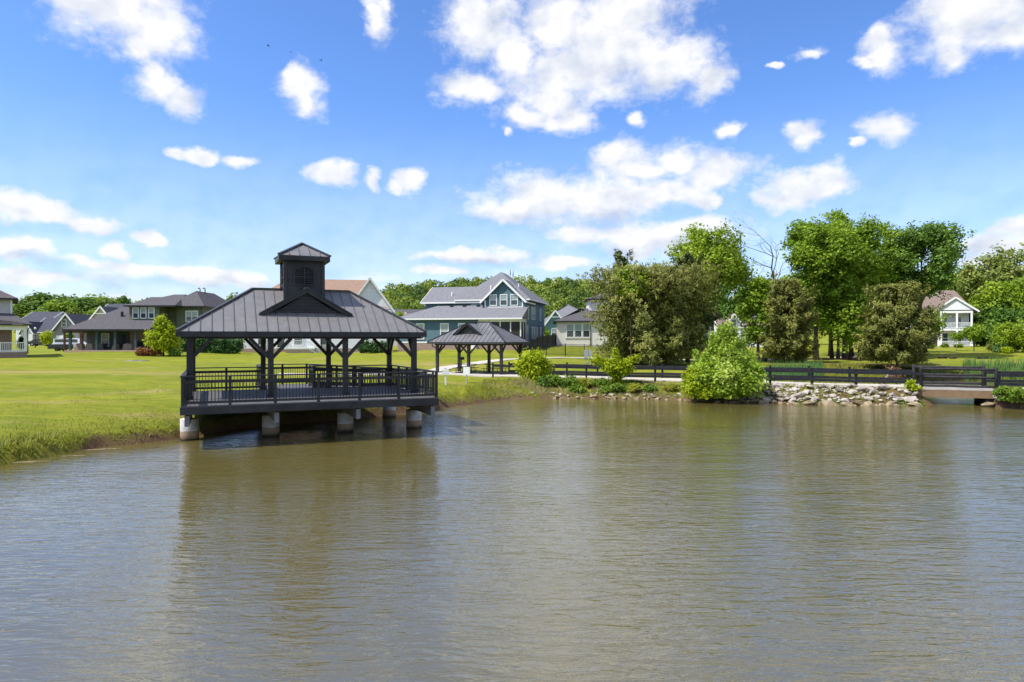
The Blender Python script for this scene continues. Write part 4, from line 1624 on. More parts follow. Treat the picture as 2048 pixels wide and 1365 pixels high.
def white_brick_house():
    X0 = px_x(1113, 93)
    h = house_root('house', 'low white painted brick house with triple window and dark hip roof beside the cedar', X0, 93, -.05, 3.05)
    box('wall', h, 0, 6.5, 0, 10, -.8, 3.35, WBRICK)
    hip(h, 0, 8.5, 0, 10, 3.38, 5.3, SH_DARK, .4, 'x', trim=BLACK)
    for x in (1.85, 2.95, 4.05):
        window(h, x, -.01, 1.2, .85, 1.7, bl=.5)
    box('window_sill', h, 1.2, 4.7, -.08, .02, 1.0, 1.08, WBRICK)
    box('wall', h, 4.6, 9.5, 4, 10, 3.0, 6.6, WBRICK)
    hip(h, 4.6, 9.5, 4, 10, 6.62, 7.9, SH_DARK, .4, 'x', trim=BLACK)
    bar('downpipe', h, (4.6, -.06, -.4), (4.6, -.06, 3.3), .09, .09, BLACK)
    bar('porch_column', h, (6.7, .2, -.3), (6.7, .2, 3.2), .25, .25, WHITE)
    return h


white_brick_house()


def porch_house():
    X0 = px_x(1882, 115)
    h = house_root('house', 'white two-storey house with stacked double porch and taupe roof among trees', X0, 115, -.48, 2.65)
    W = 4.3
    box('wall', h, -11, W - .1, 2.4, 13, -.6, 6.05, WSIDE)
    box('porch_floor', h, -1.2, W + .2, -.1, 2.4, -.6, .12, BRICKT)
    box('balcony_floor', h, -.15, W + .15, -.1, 2.4, 2.72, 3.05, WHITE)
    for x in (.0, W / 2 + .1, W):
        for z0, z1 in ((.12, 2.72), (3.05, 5.7)):
            bar('porch_column', h, (x, .0, z0), (x, .0, z1), .28, .28, WHITE)
            bar('column_base', h, (x, .0, z0), (x, .0, z0 + .3), .36, .36, WHITE)
    bar('porch_header', h, (-.15, 0, 5.82), (W + .15, 0, 5.82), .3, .34, WHITE)
    white_rail(h, 0, W, .0, 3.05)
    white_rail(h, .1, W, .0, .12, .8)
    prism('gable_wall', h, [(-.95, 6.15), (W + .75, 6.15), (W / 2 - .1, 8.15)], 'y', -.1, .2, WSIDE)
    box('gable_band', h, -.95, W + .75, -.12, 2.4, 5.98, 6.14, BLACK)
    gable_roof(h, -.95, W + .75, .0, 6, 6.15, 8.35, SH_TAUPE, .3, 'y')
    hip(h, -11, W + .2, 2.6, 13, 6.1, 9.95, SH_TAUPE, .5, 'x', inset=(4, 2.4))
    for x, z in ((.65, 3.5), (W * .62, 3.3), (.75, .55)):
        window(h, x, 2.39, z, .85, 1.75, bl=0)
    window(h, W * .62, 2.39, .5, .85, 1.9, bl=0)
    box('porch_door', h, -1.1, -.4, 2.3, 2.39, .1, 2.2, CORTEN)
    for x in (-9, -7, -5, -3):
        window(h, x, 2.39, 3.6, .85, 1.6, bl=0)
        window(h, x, 2.39, .7, .85, 1.6, bl=0)
    return h


porch_house()


def far_house(label, px, Y, W, D, H, zr, wall, roof, axis='x', rz=0.0, gables=(), wins=(), doors=(), trim=WHITE, z=None, garage=()):
    X0 = px_x(px, Y)
    h = house_root('house', label, X0, Y, rz, gz(X0, Y) if z is None else z)
    box('wall', h, 0, W, 0, D, -1, H, wall)
    if axis == 'hip':
        hip(h, 0, W, 0, D, H, zr, roof, .4, 'x', trim=trim)
    else:
        gable_roof(h, 0, W, 0, D, H, zr, roof, .4, axis, trim)
        if axis == 'x':
            for x in (0, W - .2):
                prism('gable_wall', h, [(0, H - .05), (D, H - .05), (D / 2, zr - .15)], 'x', x, x + .2, wall)
        else:
            prism('gable_wall', h, [(0, H - .05), (W, H - .05), (W / 2, zr - .15)], 'y', 0, .2, wall)
    for gx0, gx1, gh, gr_, gd, gm in gables:            # projecting front gables
        box('wall', h, gx0, gx1, -gd, 1, -1, gh, gm)
        prism('gable_wall', h, [(gx0, gh - .02), (gx1, gh - .02), ((gx0 + gx1) / 2, gr_ - .15)], 'y', -gd, -gd + .2, gm)
        gable_roof(h, gx0, gx1, -gd, D * .45, gh, gr_, roof, .35, 'y', trim)
        c, k = (gx0 + gx1) / 2, (gr_ - gh)
        bar('truss_tie', h, (c - .28 * (gx1 - gx0), -gd - .36, gr_ - .55 * k), (c + .28 * (gx1 - gx0), -gd - .36, gr_ - .55 * k), .06, .12, trim)
    for wx_, wy_, wz_, ww, wh in wins:
        window(h, wx_, wy_ - .01, wz_, ww, wh, bl=random.choice((0, .5)))
    for x0, x1, y, z1 in doors:
        dd = box('door', h, x0, x1, y - .06, y, 0, z1, BLUEC)
        box('door_pane', dd, -.3, .3, -.7, -.5, .0, .4, GLASS)
    for x0, x1, y, z1 in garage:
        n = 4
        for i in range(n):
            box('garage_panel', h, x0, x1, y - .06, y, z1 * i / n + .01, z1 * (i + 1) / n - .01, WHITE)
    return h


far_house('grey board house with white garage door and shuttered gable window, behind the white truck', 108, 140, 5.2, 12, 3.4, 6.6, MIDGREY, SH_NAVY, 'y',
          wins=((2.1, 0, 3.9, .8, 1.35),), garage=((.5, 3.6, 0, 2.1),))
far_house('low house with navy roof, white porch column and glazed doors, left of the garage gable', 60, 143, 5.6, 11, 3.0, 6.0, MIDGREY, SH_NAVY, 'x',
          gables=((-.9, 1.6, 3.0, 5.0, 1.5, WSIDE),), wins=((2.3, 0, .6, 1.3, 1.7),), doors=((3.6, 4.4, 0, 2.1),))
far_house('white house with dark roof half hidden behind the porch at the left', 32, 150, 6.0, 12, 4.6, 7.3, WSIDE, SH_NAVY, 'x', wins=((4.0, 0, 1, 1, 1.5),))
far_house('cream house with bracketed gable behind the patio roof', 183, 128, 5.8, 12, 5.1, 8.3, CREAM, SH_NAVY, 'x',
          gables=((0.2, 4.4, 5.0, 7.55, .8, CREAM),), wins=((2.0, -.8, 3.9, 1.4, 1.1), (3.7, -.8, 3.9, .7, 1.1)))
far_house('grey roofed house just behind the garage gable', 118, 158, 17, 12, 3.3, 7.3, MIDGREY, SH_DARK, 'hip')
far_house('dark roofed house with small white dormer gable left of the teal house', 778, 135, 11, 10, 3.9, 7.1, WSIDE, SH_DARK, 'x', gables=((2.0, 4.2, 5.0, 6.4, -1.5, WSIDE),))
far_house('low brown roofed house glimpsed between the white gable and the teal house', 764, 122, 8, 8, 3.0, 6.0, LGREY, SH_TAUPE, 'x')
far_house('pale teal cottage with trussed front gable between the teal house and the white house', 1080, 128, 11.5, 12, 3.6, 7.3, mat('pale_teal', (.12, .24, .27), .6, .3, .05, 1), SH_GREY, 'hip',
          gables=((1.0, 4.6, 3.5, 5.9, 1.2, mat('pale_teal', (.12, .24, .27))),), wins=((2.6, -1.2, .9, .9, 1.5), (5.9, 0, .9, .9, 1.5)))
far_house('white house with taupe roof and white dormer behind the cedars', 1440, 126, 9.0, 11, 3.9, 6.9, WSIDE, SH_TAUPE, 'x',
          gables=((1.2, 3.7, 4.6, 6.2, .3, WSIDE),), wins=((2.45, -.3, 4.0, .8, 1.0), (2.0, 0, .9, .9, 1.5), (5.2, 0, .9, .9, 1.5), (7.2, 0, .9, .9, 1.5)))
far_house('tall gabled white house behind the bare tree', 1500, 129, 4.0, 11, 5.9, 8.6, WSIDE, SH_TAUPE, 'x', wins=((.8, 0, 4.0, .8, 1.3), (.8, 0, .9, .8, 1.5)))


# --- iron garden fence by the white brick house
def iron_fence(label, pts, hgt=1.35, dense=.13):
    x0, y0 = pts[0]
    t = thing('iron_fence', label, 'fence', (x0, y0, 0), 0, 'iron garden fences')
    P = [Vector((x, y, gz(x, y))) for x, y in pts]
    o = Vector((x0, y0, 0))
    V, Fc = [], []
    for a, b in zip(P[:-1], P[1:]):
        L_ = (b - a).length
        n = max(1, round(L_ / 2.4))
        for i in range(n):
            p = a.lerp(b, i / n) - o
            bar('post', t, p - Vector((0, 0, .2)), p + Vector((0, 0, hgt + .08)), .075, .075, BLACKF)
            q = a.lerp(b, (i + 1) / n) - o
            for z in (.12, hgt - .2, hgt - .02):
                bar('rail', t, p + Vector((0, 0, z)), q + Vector((0, 0, z)), .03, .04, BLACKF)
        k = int(L_ / dense)
        for i in range(k):
            p = a.lerp(b, i / k) - o
            v, f = tube_data([p + Vector((0, 0, .05)), p + Vector((0, 0, hgt))], [.02] * 2, 4, False)
            oo = len(V)
            V += v
            Fc += [tuple(j + oo for j in q) for q in f]
    bar('post', t, P[-1] - o, P[-1] - o + Vector((0, 0, hgt + .08)), .075, .075, BLACKF)
    tag(mesh_obj('pickets', V, Fc, BLACKF, t), kind='stuff')


iron_fence('black iron picket fence round the lawn in front of the white brick house', [(3.9, 92), (1.9, 80.5), (10.5, 78.5), (17, 80), (24, 84)])
# dark solid screen fence at the corner of the teal house
sf = thing('screen_fence', 'dark solid panel fence running back beside the teal house', 'fence', (2.2, 84.2, 0))
for i in range(6):
    a, b = Vector((.25 + .75 * i, 1.9 * i, 0)), Vector((.25 + .75 * (i + 1), 1.9 * (i + 1), 0))
    zz = gz(2.2 + a.x, 84.2 + a.y)
    bar('panel', sf, a + Vector((0, 0, zz + .75)), b + Vector((0, 0, zz + .75)), .05, 1.6, BLACKF)
    bar('post', sf, a + Vector((0, 0, zz - .3)), a + Vector((0, 0, zz + 1.65)), .1, .1, BLACKF)

# ------------------------------------------------------------------ vegetation
LM = {
    'bright': leaf_mat('leaf_spring_green', (.14, .22, .012), (.25, .36, .018), (.38, .48, .04), .38),
    'elm': leaf_mat('leaf_elm_green', (.10, .185, .012), (.20, .32, .018), (.35, .46, .04), .38),
    'deep': leaf_mat('leaf_deep_green', (.055, .125, .018), (.115, .215, .028), (.20, .31, .045), .34),
    'cedar': leaf_mat('leaf_cedar', (.10, .118, .024), (.205, .22, .046), (.34, .335, .076), .26),
    'cedard': leaf_mat('leaf_cedar_dark', (.055, .085, .024), (.115, .15, .04), (.19, .215, .06), .22),
    'lime': leaf_mat('leaf_lime', (.20, .28, .006), (.38, .47, .010), (.54, .57, .03), .42),
    'pale': leaf_mat('leaf_pale_maple', (.17, .28, .012), (.31, .45, .035), (.52, .60, .14), .42),
    'grey': leaf_mat('leaf_grey_green', (.12, .17, .03), (.22, .27, .05), (.34, .37, .09), .33),
    'weed': leaf_mat('leaf_weed', (0.068, 0.149, 0.014), (0.149, 0.257, 0.022), (0.324, 0.392, 0.041), .3),
    'red': leaf_mat('leaf_red_shrub', (0.130, 0.039, 0.019), (0.286, 0.117, 0.039), (0.390, 0.260, 0.065), .25),
    'arbor': leaf_mat('leaf_arborvitae', (0.027, 0.075, 0.018), (0.053, 0.128, 0.027), (0.090, 0.180, 0.045), .2),
    'dead': leaf_mat('dead_needles', (.16, .08, .03), (.28, .14, .06), (.36, .22, .11), .2),
    'reed': leaf_mat('reed_green', (0.070, 0.168, 0.049), (0.126, 0.252, 0.070), (0.238, 0.364, 0.098), .35),
    'grass': leaf_mat('grass_blade', (.17, .225, .014), (.26, .30, .022), (.37, .37, .05), .2, True),
    'straw': leaf_mat('dry_grass', (.20, .15, .08), (.32, .25, .14), (.42, .35, .2), .2, True),
    'forest': leaf_mat('leaf_forest', (.05, .105, .018), (.14, .215, .024), (.30, .35, .045), .3),
}


def unit(v):
    return v / (np.linalg.norm(v, axis=-1, keepdims=True) + 1e-9)


def leaves(name, P, Nn, size, m, parent=None, axis=None, aspect=.62, tint=None, rg=None, droop=0.0):
    """one mesh of small leaf faces at points P with normals Nn"""
    rg = rg or np.random.default_rng(1)
    n = len(P)
    Nn = unit(Nn)
    t = rg.normal(size=(n, 3)) if axis is None else axis + .35 * rg.normal(size=(n, 3))
    t = unit(t - (t * Nn).sum(1, keepdims=True) * Nn)
    b = np.cross(Nn, t)
    s = np.broadcast_to(np.asarray(size, float), (n,))[:, None]
    V = np.empty((n, 4, 3))
    V[:, 0] = P - t * s * .5
    V[:, 1] = P + b * s * aspect * .5 + t * s * .05
    V[:, 2] = P + t * s * .5
    V[:, 3] = P - b * s * aspect * .5 + t * s * .05
    F_ = np.arange(4 * n).reshape(n, 4)
    tn = np.clip(rg.normal(.5, .22, n) if tint is None else tint, 0, 1)
    return mesh_obj(name, V.reshape(-1, 3), F_, m, parent, False, {'tint': np.repeat(tn, 4)})


def crown_points(rg, prof, z0, z1, R_, nl, nclu, nleaf, cr, lobe=(.20, .36), inner=.42, lean=(0, 0), flat=1.0, up=.3, sq=1.0, stray=.12):
    """leaf positions: lobes on the crown envelope, twig clusters on the lobes, leaves round each twig"""
    ts = np.linspace(0, 1, len(prof))
    tt = rg.uniform(0, 1, nl * 6)
    keep = rg.uniform(0, max(prof), nl * 6) < np.interp(tt, ts, prof)
    tt = tt[keep][:nl]
    nl = len(tt)
    pr = np.interp(tt, ts, prof)
    th = rg.uniform(0, 2 * math.pi, nl)
    rad = R_ * pr * rg.uniform(inner, .88, nl)
    C = np.stack([np.cos(th) * rad + lean[0] * tt, (np.sin(th) * rad) * sq + lean[1] * tt, z0 + tt * (z1 - z0)], 1)
    lr = R_ * rg.uniform(lobe[0], lobe[1], nl) * (.55 + .45 * pr)
    lt = rg.normal(0, .13, nl)
    k = rg.choice(nl, nclu, p=lr ** 2 / (lr ** 2).sum())
    d = unit(rg.normal(size=(nclu, 3)) + np.array([0, 0, up]))
    cp = C[k] + d * (lr[k] * rg.uniform(.45, 1.08, nclu))[:, None] * np.array([1, 1, flat])
    far = rg.uniform(size=nclu) < stray          # shoots that stick out of the crown
    cp[far] += d[far] * (lr[k][far] * rg.uniform(.15, .75, far.sum()))[:, None]
    ct = lt[k] + rg.normal(0, .10, nclu)
    q = np.repeat(np.arange(nclu), nleaf)
    n = len(q)
    P = cp[q] + rg.normal(size=(n, 3)) * cr * np.array([1, 1, .7])
    out = d[q]
    Nn = out * .8 + np.array([0, 0, .45]) + rg.normal(size=(n, 3)) * .5
    tint = .5 + ct[q] + rg.normal(0, .14, n)
    return P, Nn, out, tint, C, lr


def cedar_points(rg, prof, z0, z1, R_, nb, per, leafn, spread, lean=(0, 0)):
    """feathery evergreen: boughs leave the stem upwards and outwards, foliage along their outer part"""
    ts = np.linspace(0, 1, len(prof))
    t = rg.uniform(0, 1, nb) ** 1.25
    th = rg.uniform(0, 2 * math.pi, nb)
    L_ = R_ * np.interp(t, ts, prof) * rg.uniform(.55, 1.28, nb)
    el_ = rg.uniform(-.1, .85, nb) + .5 * t
    D = np.stack([np.cos(th) * np.cos(el_), np.sin(th) * np.cos(el_), np.sin(el_)], 1)
    S0 = np.stack([lean[0] * t, lean[1] * t, z0 + t * (z1 - z0) * .93], 1)
    E_ = S0 + D * (L_ / np.cos(el_) * .92)[:, None]
    E_[:, 2] = np.minimum(E_[:, 2], z1)
    k = np.repeat(np.arange(nb), per)
    u = rg.uniform(.28, 1.0, len(k)) ** .7
    c = S0[k] * (1 - u)[:, None] + E_[k] * u[:, None]
    c[:, 2] -= .10 * L_[k] * np.sin(u * math.pi)
    sg = spread * (1.15 - .75 * u) * np.clip(L_[k] / R_ + .35, .5, 1.2)
    c = c + rg.normal(size=c.shape) * sg[:, None] * np.array([1, 1, .75])
    q = np.repeat(np.arange(len(k)), leafn)
    P = c[q] + rg.normal(size=(len(q), 3)) * .11
    bt = rg.normal(0, .16, nb)
    out = unit(D[k][q] + rg.normal(size=(len(q), 3)) * .35)
    Nn = rg.normal(size=(len(q), 3)) * .5 + np.array([0, 0, .5]) + D[k][q] * .8
    tint = .5 + bt[k][q] + rg.normal(0, .13, len(q)) + .12 * (u[q] - .5)
    return P, Nn, out, tint, E_, L_


def trunk_and_limbs(root, rg, H, r0, C, m, nlimb=14, lean=(0, 0), top=.85, fork=.25, name='trunk'):
    n = 7
    path = [(lean[0] * t * .8 + rg.normal(0, .02) * H * .15 * t, lean[1] * t * .8 + rg.normal(0, .02) * H * .15 * t, H * top * t - .15 * (i == 0)) for i, t in enumerate(np.linspace(0, 1, n))]
    rad = [r0 * (1.35 if i == 0 else 1) * (1 - .82 * i / (n - 1)) for i in range(n)]
    sp_ = [(path, rad)]
    sel = rg.choice(len(C), min(nlimb, len(C)), replace=False)
    for j in sel:
        c = C[j]
        t = np.clip((c[2] / (H * top)) * .62, fork, .9)
        f = t * (n - 1)
        i = int(f)
        a = np.array(path[i]) * (1 - (f - i)) + np.array(path[min(i + 1, n - 1)]) * (f - i)
        mid = (a + c) / 2 + np.array([0, 0, .05 * H]) + rg.normal(size=3) * .02 * H
        rr = r0 * (1 - .8 * t) * .5
        sp_.append(([tuple(a), tuple(mid), tuple(c)], [rr, rr * .6, rr * .18]))
    return tubes(name, root, sp_, m, 7)


def tree(name, label, px, Y, top, halfw, species, prof, seed, bot=None, base=None, leaf=.34, clu=1100, per=13, nl=46, cr=.36, trunk=.22, bark=BARK, lean=(0, 0), group=None, lobe=(.22, .40),
         nlimb=14, X=None, cat='tree', cedar=False, sq=1.0, up=.3, wind=0.0, aspect=.62, ttop=.85):
    X = px_x(px, Y) if X is None else X
    z0 = gz(X, Y) if base is None else base
    H = at(px, top, Y).z - z0
    zb = (at(px, bot, Y).z - z0) if bot else H * .25
    W = halfw / F * Y
    rg = np.random.default_rng(seed)
    root = thing(name, label, cat, (X, Y, z0), 0, group)
    P, Nn, out, tint, C, lr = crown_points(rg, prof, zb, H - W * lobe[0] * .6, W, nl, clu, per, cr, lobe, lean=lean, sq=sq, up=up, stray=.3 if cedar else .16)
    if cedar:
        P, Nn, out, tint, C, lr = cedar_points(rg, prof, zb, H, W, int(nl * 2.8), max(6, int(clu * 1.5 / (nl * 2.8) * per / 7)), 7, W * .095, lean)
    if trunk:
        trunk_and_limbs(root, rg, H, trunk, C, bark, nlimb, lean, ttop)
    if cedar:
        ax = unit(out + np.array([.0, 0, .75]))
        leaves('crown', P, Nn, rg.uniform(.7, 1.3, len(P)) * leaf, LM[species], root, ax, .30, tint, rg)
    elif wind:
        ax = unit(out * .3 + np.array([wind, 0, .35]))
        leaves('crown', P, Nn, rg.uniform(.7, 1.3, len(P)) * leaf, LM[species], root, ax, aspect, tint, rg)
    else:
        leaves('crown', P, Nn, rg.uniform(.7, 1.3, len(P)) * leaf, LM[species], root, None, aspect, tint, rg)
    return root


def copy_thing(o, loc, rz, sc, label):
    c = o.copy()
    COL.objects.link(c)
    c.location, c.rotation_euler, c.scale = loc, (0, 0, rz), sc
    c['label'] = label
    for ch in o.children:
        d = ch.copy()
        COL.objects.link(d)
        d.parent = c
    return c


BROAD = [.45, .8, 1.0, 1.0, .9, .72, .45]
ROUND = [.6, .9, 1.0, 1.0, .92, .75, .5]
CEDAR = [.85, 1.0, .98, .9, .74, .52, .28]
CONE = [.9, 1.0, .9, .74, .56, .36, .15]
TALL = [.5, .75, .9, 1.0, .95, .8, .5]

# --- the cedar group in the middle
tree('cedar_tree', 'broad olive-brown cedar standing alone behind the causeway fence', 1300, 68, 540, 128, 'cedar', [.85, 1.0, 1.0, .92, .78, .56, .25], 21, bot=712, leaf=.36, clu=4200, per=14, nl=120, cr=.30, trunk=.26,
     cedar=True, lobe=(.16, .30), bark=BARK, nlimb=26, lean=(-.4, 0))
tree('cedar_tree', 'thin dark cedar top rising at the left behind the broad cedar', 1243, 80, 500, 32, 'cedard', [.7, .9, 1, .9, .8, .6, .3], 22, bot=640, leaf=.40, clu=520, per=12, nl=26, cr=.30, trunk=.16, cedar=True, lobe=(.3, .5))
tree('cedar_tree', 'dark pointed cedar between the broad cedar and the bright maple', 1375, 74, 508, 58, 'cedard', CONE, 23, bot=690, leaf=.42, clu=1100, per=12, nl=46, cr=.32, trunk=.2, cedar=True, lobe=(.22, .4))
tree('maple_tree', 'bright yellow-green tree rising above the dark cedars', 1425, 80, 452, 80, 'bright', [.35, .6, .85, 1.0, 1.0, .85, .5], 24, bot=610, leaf=.36, clu=900, per=17, nl=30, cr=.38, trunk=.24, bark=BARKG, lobe=(.24, .42))
tree('small_tree', 'young lime-leaved tree poking out of the left side of the broad cedar', 1262, 64.5, 536, 26, 'bright', ROUND, 25, bot=590, leaf=.30, clu=130, per=11, nl=14, cr=.3, trunk=.1, lobe=(.3, .5))
# --- right of the gap
tree('cedar_tree', 'olive cedar left of the elm clump, behind the reeds', 1575, 74, 562, 55, 'cedar', CEDAR, 31, bot=718, leaf=.34, clu=2100, per=14, nl=64, cr=.28, trunk=.2, cedar=True, lobe=(.2, .36))
tree('cedar_tree', 'olive-brown leaning cedar right of the elm trunks, with a dead branch below', 1795, 66, 572, 72, 'cedar', [.9, 1.0, 1.0, .88, .70, .48, .22], 32, bot=720, leaf=.34, clu=2400, per=14, nl=76, cr=.28, trunk=.2, cedar=True, lobe=(.18, .34))
ELM = [.30, .55, .8, .95, 1.0, .85, .5]
tree('elm_tree', 'tall windswept elm at the left of the clump', 1632, 80, 438, 78, 'elm', ELM, 41, bot=640, leaf=.35, clu=1500, per=19, nl=52, cr=.36, trunk=.30, bark=BARKG, wind=.9, lobe=(.2, .36))
tree('elm_tree', 'tallest windswept elm in the middle of the clump', 1690, 83, 420, 62, 'elm', [.4, .6, .8, 1.0, .95, .75, .42], 42, bot=620, leaf=.35, clu=1300, per=19, nl=46, cr=.36, trunk=.30, bark=BARKG, wind=.9, lobe=(.22, .4))
tree('elm_tree', 'rounded green elm at the back of the clump, right of its tallest top', 1742, 88, 444, 72, 'elm', BROAD, 43, bot=620, leaf=.35, clu=1250, per=19, nl=44, cr=.36, trunk=.28, bark=BARKG, wind=.8, lobe=(.24, .4))
tree('elm_tree', 'deep green elm reaching out over the white porch house', 1838, 86, 458, 78, 'deep', [.15, .45, .85, 1.0, .95, .8, .55], 44, bot=596, leaf=.35, clu=1250, per=19, nl=42, cr=.36, trunk=.26, bark=BARKG, wind=.8, lobe=(.22, .38), lean=(.5, 0))
tree('elm_tree', 'low leafy elm filling the foot of the clump', 1700, 80, 585, 66, 'elm', ROUND, 45, bot=672, leaf=.40, clu=700, per=12, nl=34, cr=.38, trunk=.16, wind=.5, lobe=(.25, .42))
tree('elm_tree', 'dark bushy tree behind the middle of the elm clump', 1660, 92, 520, 70, 'deep', BROAD, 46, bot=650, leaf=.46, clu=800, per=12, nl=36, cr=.42, trunk=.2)
tree('ivy_tree', 'leafy green tree with a pale trunk standing before the taupe roofed houses', 1516, 76, 560, 34, 'elm', [.6, .9, 1, .9, .7, .4], 47, bot=690, leaf=.36, clu=520, per=12, nl=34, cr=.32, trunk=.2, bark=BARKG, lobe=(.26, .44))
# bare trunks of the clump
for i, (px, Y, r_, ln, topz, tone) in enumerate([(1664, 83, .22, -.3, 8, 'left of the pair'), (1676, 82, .2, .2, 8, 'with a pale scar'), (1706, 84, .17, -.7, 7, 'leaning left'), (1718, 83.5, .2, .5, 8, 'leaning right'),
                                                  (1731, 83, .24, .1, 9, 'pale and thick'), (1751, 84, .15, .0, 8, 'thin'), (1764, 84, .22, .1, 8, 'dark and straight'), (1772, 83, .2, -.1, 8, 'rightmost of the dark pair'), (1790, 85, .18, .2, 7, 'behind the leaning cedar')]):
    x = px_x(px, Y)
    rg = np.random.default_rng(60 + i)
    t = thing('slender_elm', 'slender elm, ' + tone + ', rising from the red mulch under the clump', 'tree', (x, Y, gz(x, Y)), 0, 'trunks under the elm clump')
    C = np.array([(ln + rg.normal(0, .9), rg.normal(0, .6), topz * rg.uniform(.6, 1.0)) for _ in range(4)])
    trunk_and_limbs(t, rg, topz, r_, C, BARKG if i in (4, 1) else BARK, 4, (ln, 0), 1.0, .4)
    P = np.concatenate([c + rg.normal(size=(160, 3)) * np.array([.7, .5, .45]) for c in C])
    leaves('crown', P, rg.normal(size=P.shape) + np.array([0, 0, .8]), rg.uniform(.3, .5, len(P)), LM['elm'], t, None, .62, None, rg)


def bare_tree(label, px, Y, top, seed, r0=.2, spread=1.0):
    x = px_x(px, Y)
    z0 = gz(x, Y)
    H = at(px, top, Y).z - z0
    rg = np.random.default_rng(seed)
    sp_ = []

    def grow(p, d, L_, r, depth):
        pts, rad = [p], [r]
        n = 4
        for i in range(n):
            d = unit(d + rg.normal(size=3) * .22 * np.array([1, .6, .6]) + np.array([0, 0, .06]))
            p = p + d * L_ / n
            pts.append(p)
            rad.append(r * (1 - .55 * (i + 1) / n))
            if depth < 4 and i >= (0 if depth else 1) and rg.uniform() < (1.0 if depth < 2 else .7):
                dd = unit(d + rg.normal(size=3) * np.array([.75, .5, .35]) * spread)
                grow(p, dd, L_ * rg.uniform(.5, .75), rad[-1] * .7, depth + 1)
        sp_.append(([tuple(q) for q in pts], rad))
    grow(np.array([0, 0, -.1]), np.array([.02, 0, 1.0]), H * .66, r0, 0)
    t = thing('bare_tree', label, 'tree', (x, Y, z0))
    tubes('trunk', t, sp_, BARKG, 6)
    P = np.array([q[0][-1] for q in sp_ if q[1][0] < .07])
    P = np.repeat(P[:max(3, len(P) // 4)], 10, 0)
    P = P + rg.normal(size=P.shape) * .25
    leaves('crown', P, rg.normal(size=P.shape), .3, LM['elm'], t, None, .62, None, rg)


bare_tree('nearly bare dead tree with twisted branches between the maple and the elms', 1528, 78, 478, 6, .34, 1.25)

# leaning dead trunk with a brown branch, in front of the right-hand cedar
x, Y = px_x(1762, 62), 62
t = thing('fallen_branch', 'pale leaning broken trunk with a tuft of dead brown needles', 'dead tree', (x, Y, gz(x, Y)))
tubes('trunk', t, [([(-.5, 0, -.1), (.2, 0, .8), (.75, .1, 1.6), (1.1, .1, 2.3)], [.16, .14, .11, .05]), ([(.6, .1, 1.4), (1.1, -.1, 1.5), (1.5, -.1, 1.2)], [.06, .05, .02])], BARKL)
rg = np.random.default_rng(77)
P = np.concatenate([np.array([1.3, -.1, 1.2]) + rg.normal(size=(420, 3)) * np.array([.35, .3, .36]), np.array([1.1, 0, 2.0]) + rg.normal(size=(200, 3)) * .25])
leaves('dead_needles', P, rg.normal(size=P.shape), rg.uniform(.12, .28, len(P)), LM['dead'], t, None, .3, None, rg)

# --- trees at the right edge and behind the porch house
GRP = 'tall trees at the right edge'
for i, (px, Y, top, hw, sp_, lab) in enumerate([
        (2040, 128, 490, 80, 'grey', 'tall grey-green tree cut by the right edge of the picture'),
        (1975, 132, 520, 62, 'grey', 'pale grey-green tree just right of the porch house'),
        (1935, 140, 536, 56, 'elm', 'green tree directly behind the porch house gable'),
        (2000, 120, 570, 62, 'bright', 'lower yellow-green tree in front of the grey-green trees'),
        (1984, 118, 600, 40, 'deep', 'dark bushy tree beside the right wall of the porch house'),
        (2070, 118, 545, 66, 'elm', 'dense green tree at the far right edge above the reeds'),
        (2030, 112, 628, 46, 'deep', 'low dark thicket tree at the right behind the garden shrubs'),
        (1900, 150, 556, 44, 'elm', 'green tree peeping over the taupe roof of the porch house')]):
    tree('broadleaf_tree', lab, px, Y, top, hw, sp_, BROAD if i != 6 else ROUND, 100 + i, bot=660 if i not in (4, 6) else 690, leaf=.6, clu=900, per=12, nl=44, cr=.5, trunk=.3, group=GRP, bark=BARKG)
# background trees behind the cedars and elms
for i, (px, Y, top, hw, sp_, lab) in enumerate([
        (1470, 132, 540, 60, 'deep', 'dark tree behind the bright maple'), (1535, 138, 560, 46, 'forest', 'green tree behind the bare tree'),
        (1600, 140, 560, 60, 'deep', 'dark tree far behind the elm clump on its left'), (1400, 136, 565, 50, 'deep', 'dark tree behind the pointed cedar'),
        (1790, 130, 560, 60, 'elm', 'green tree far behind the elm clump on its right'), (1830, 128, 600, 42, 'deep', 'dark tree left of the taupe roof'),
        (1320, 140, 575, 55, 'forest', 'green tree hidden behind the broad cedar')]):
    tree('broadleaf_tree', lab, px, Y, top, hw, sp_, BROAD, 130 + i, bot=655, leaf=.6, clu=620, per=11, nl=34, cr=.5, trunk=.25, group='background trees behind the causeway')
# small garden trees
tree('young_tree', 'young tree with a thin pale trunk right of the porch house', 1948, 98, 650, 17, 'elm', ROUND, 151, bot=677, leaf=.3, clu=260, per=11, nl=18, cr=.22, trunk=.08, bark=BARKL, lobe=(.35, .6))
tree('young_tree', 'small young tree in front of the porch columns', 1913, 100, 664, 9, 'elm', ROUND, 152, bot=682, leaf=.24, clu=70, per=10, nl=10, cr=.2, trunk=.05, bark=BARKL, lobe=(.35, .6))
tree('young_tree', 'spreading yellow-green garden tree on a pale trunk near the right edge', 2030, 92, 648, 40, 'bright', [.7, 1, 1, .9, .7, .4], 153, bot=684, leaf=.32, clu=480, per=11, nl=26, cr=.28, trunk=.09, bark=BARKL, lobe=(.28, .46))
tree('young_tree', 'green garden tree hiding the left half of the porch house', 1852, 96, 622, 26, 'bright', ROUND, 154, bot=672, leaf=.36, clu=420, per=12, nl=22, cr=.32, trunk=.1, lobe=(.3, .5))
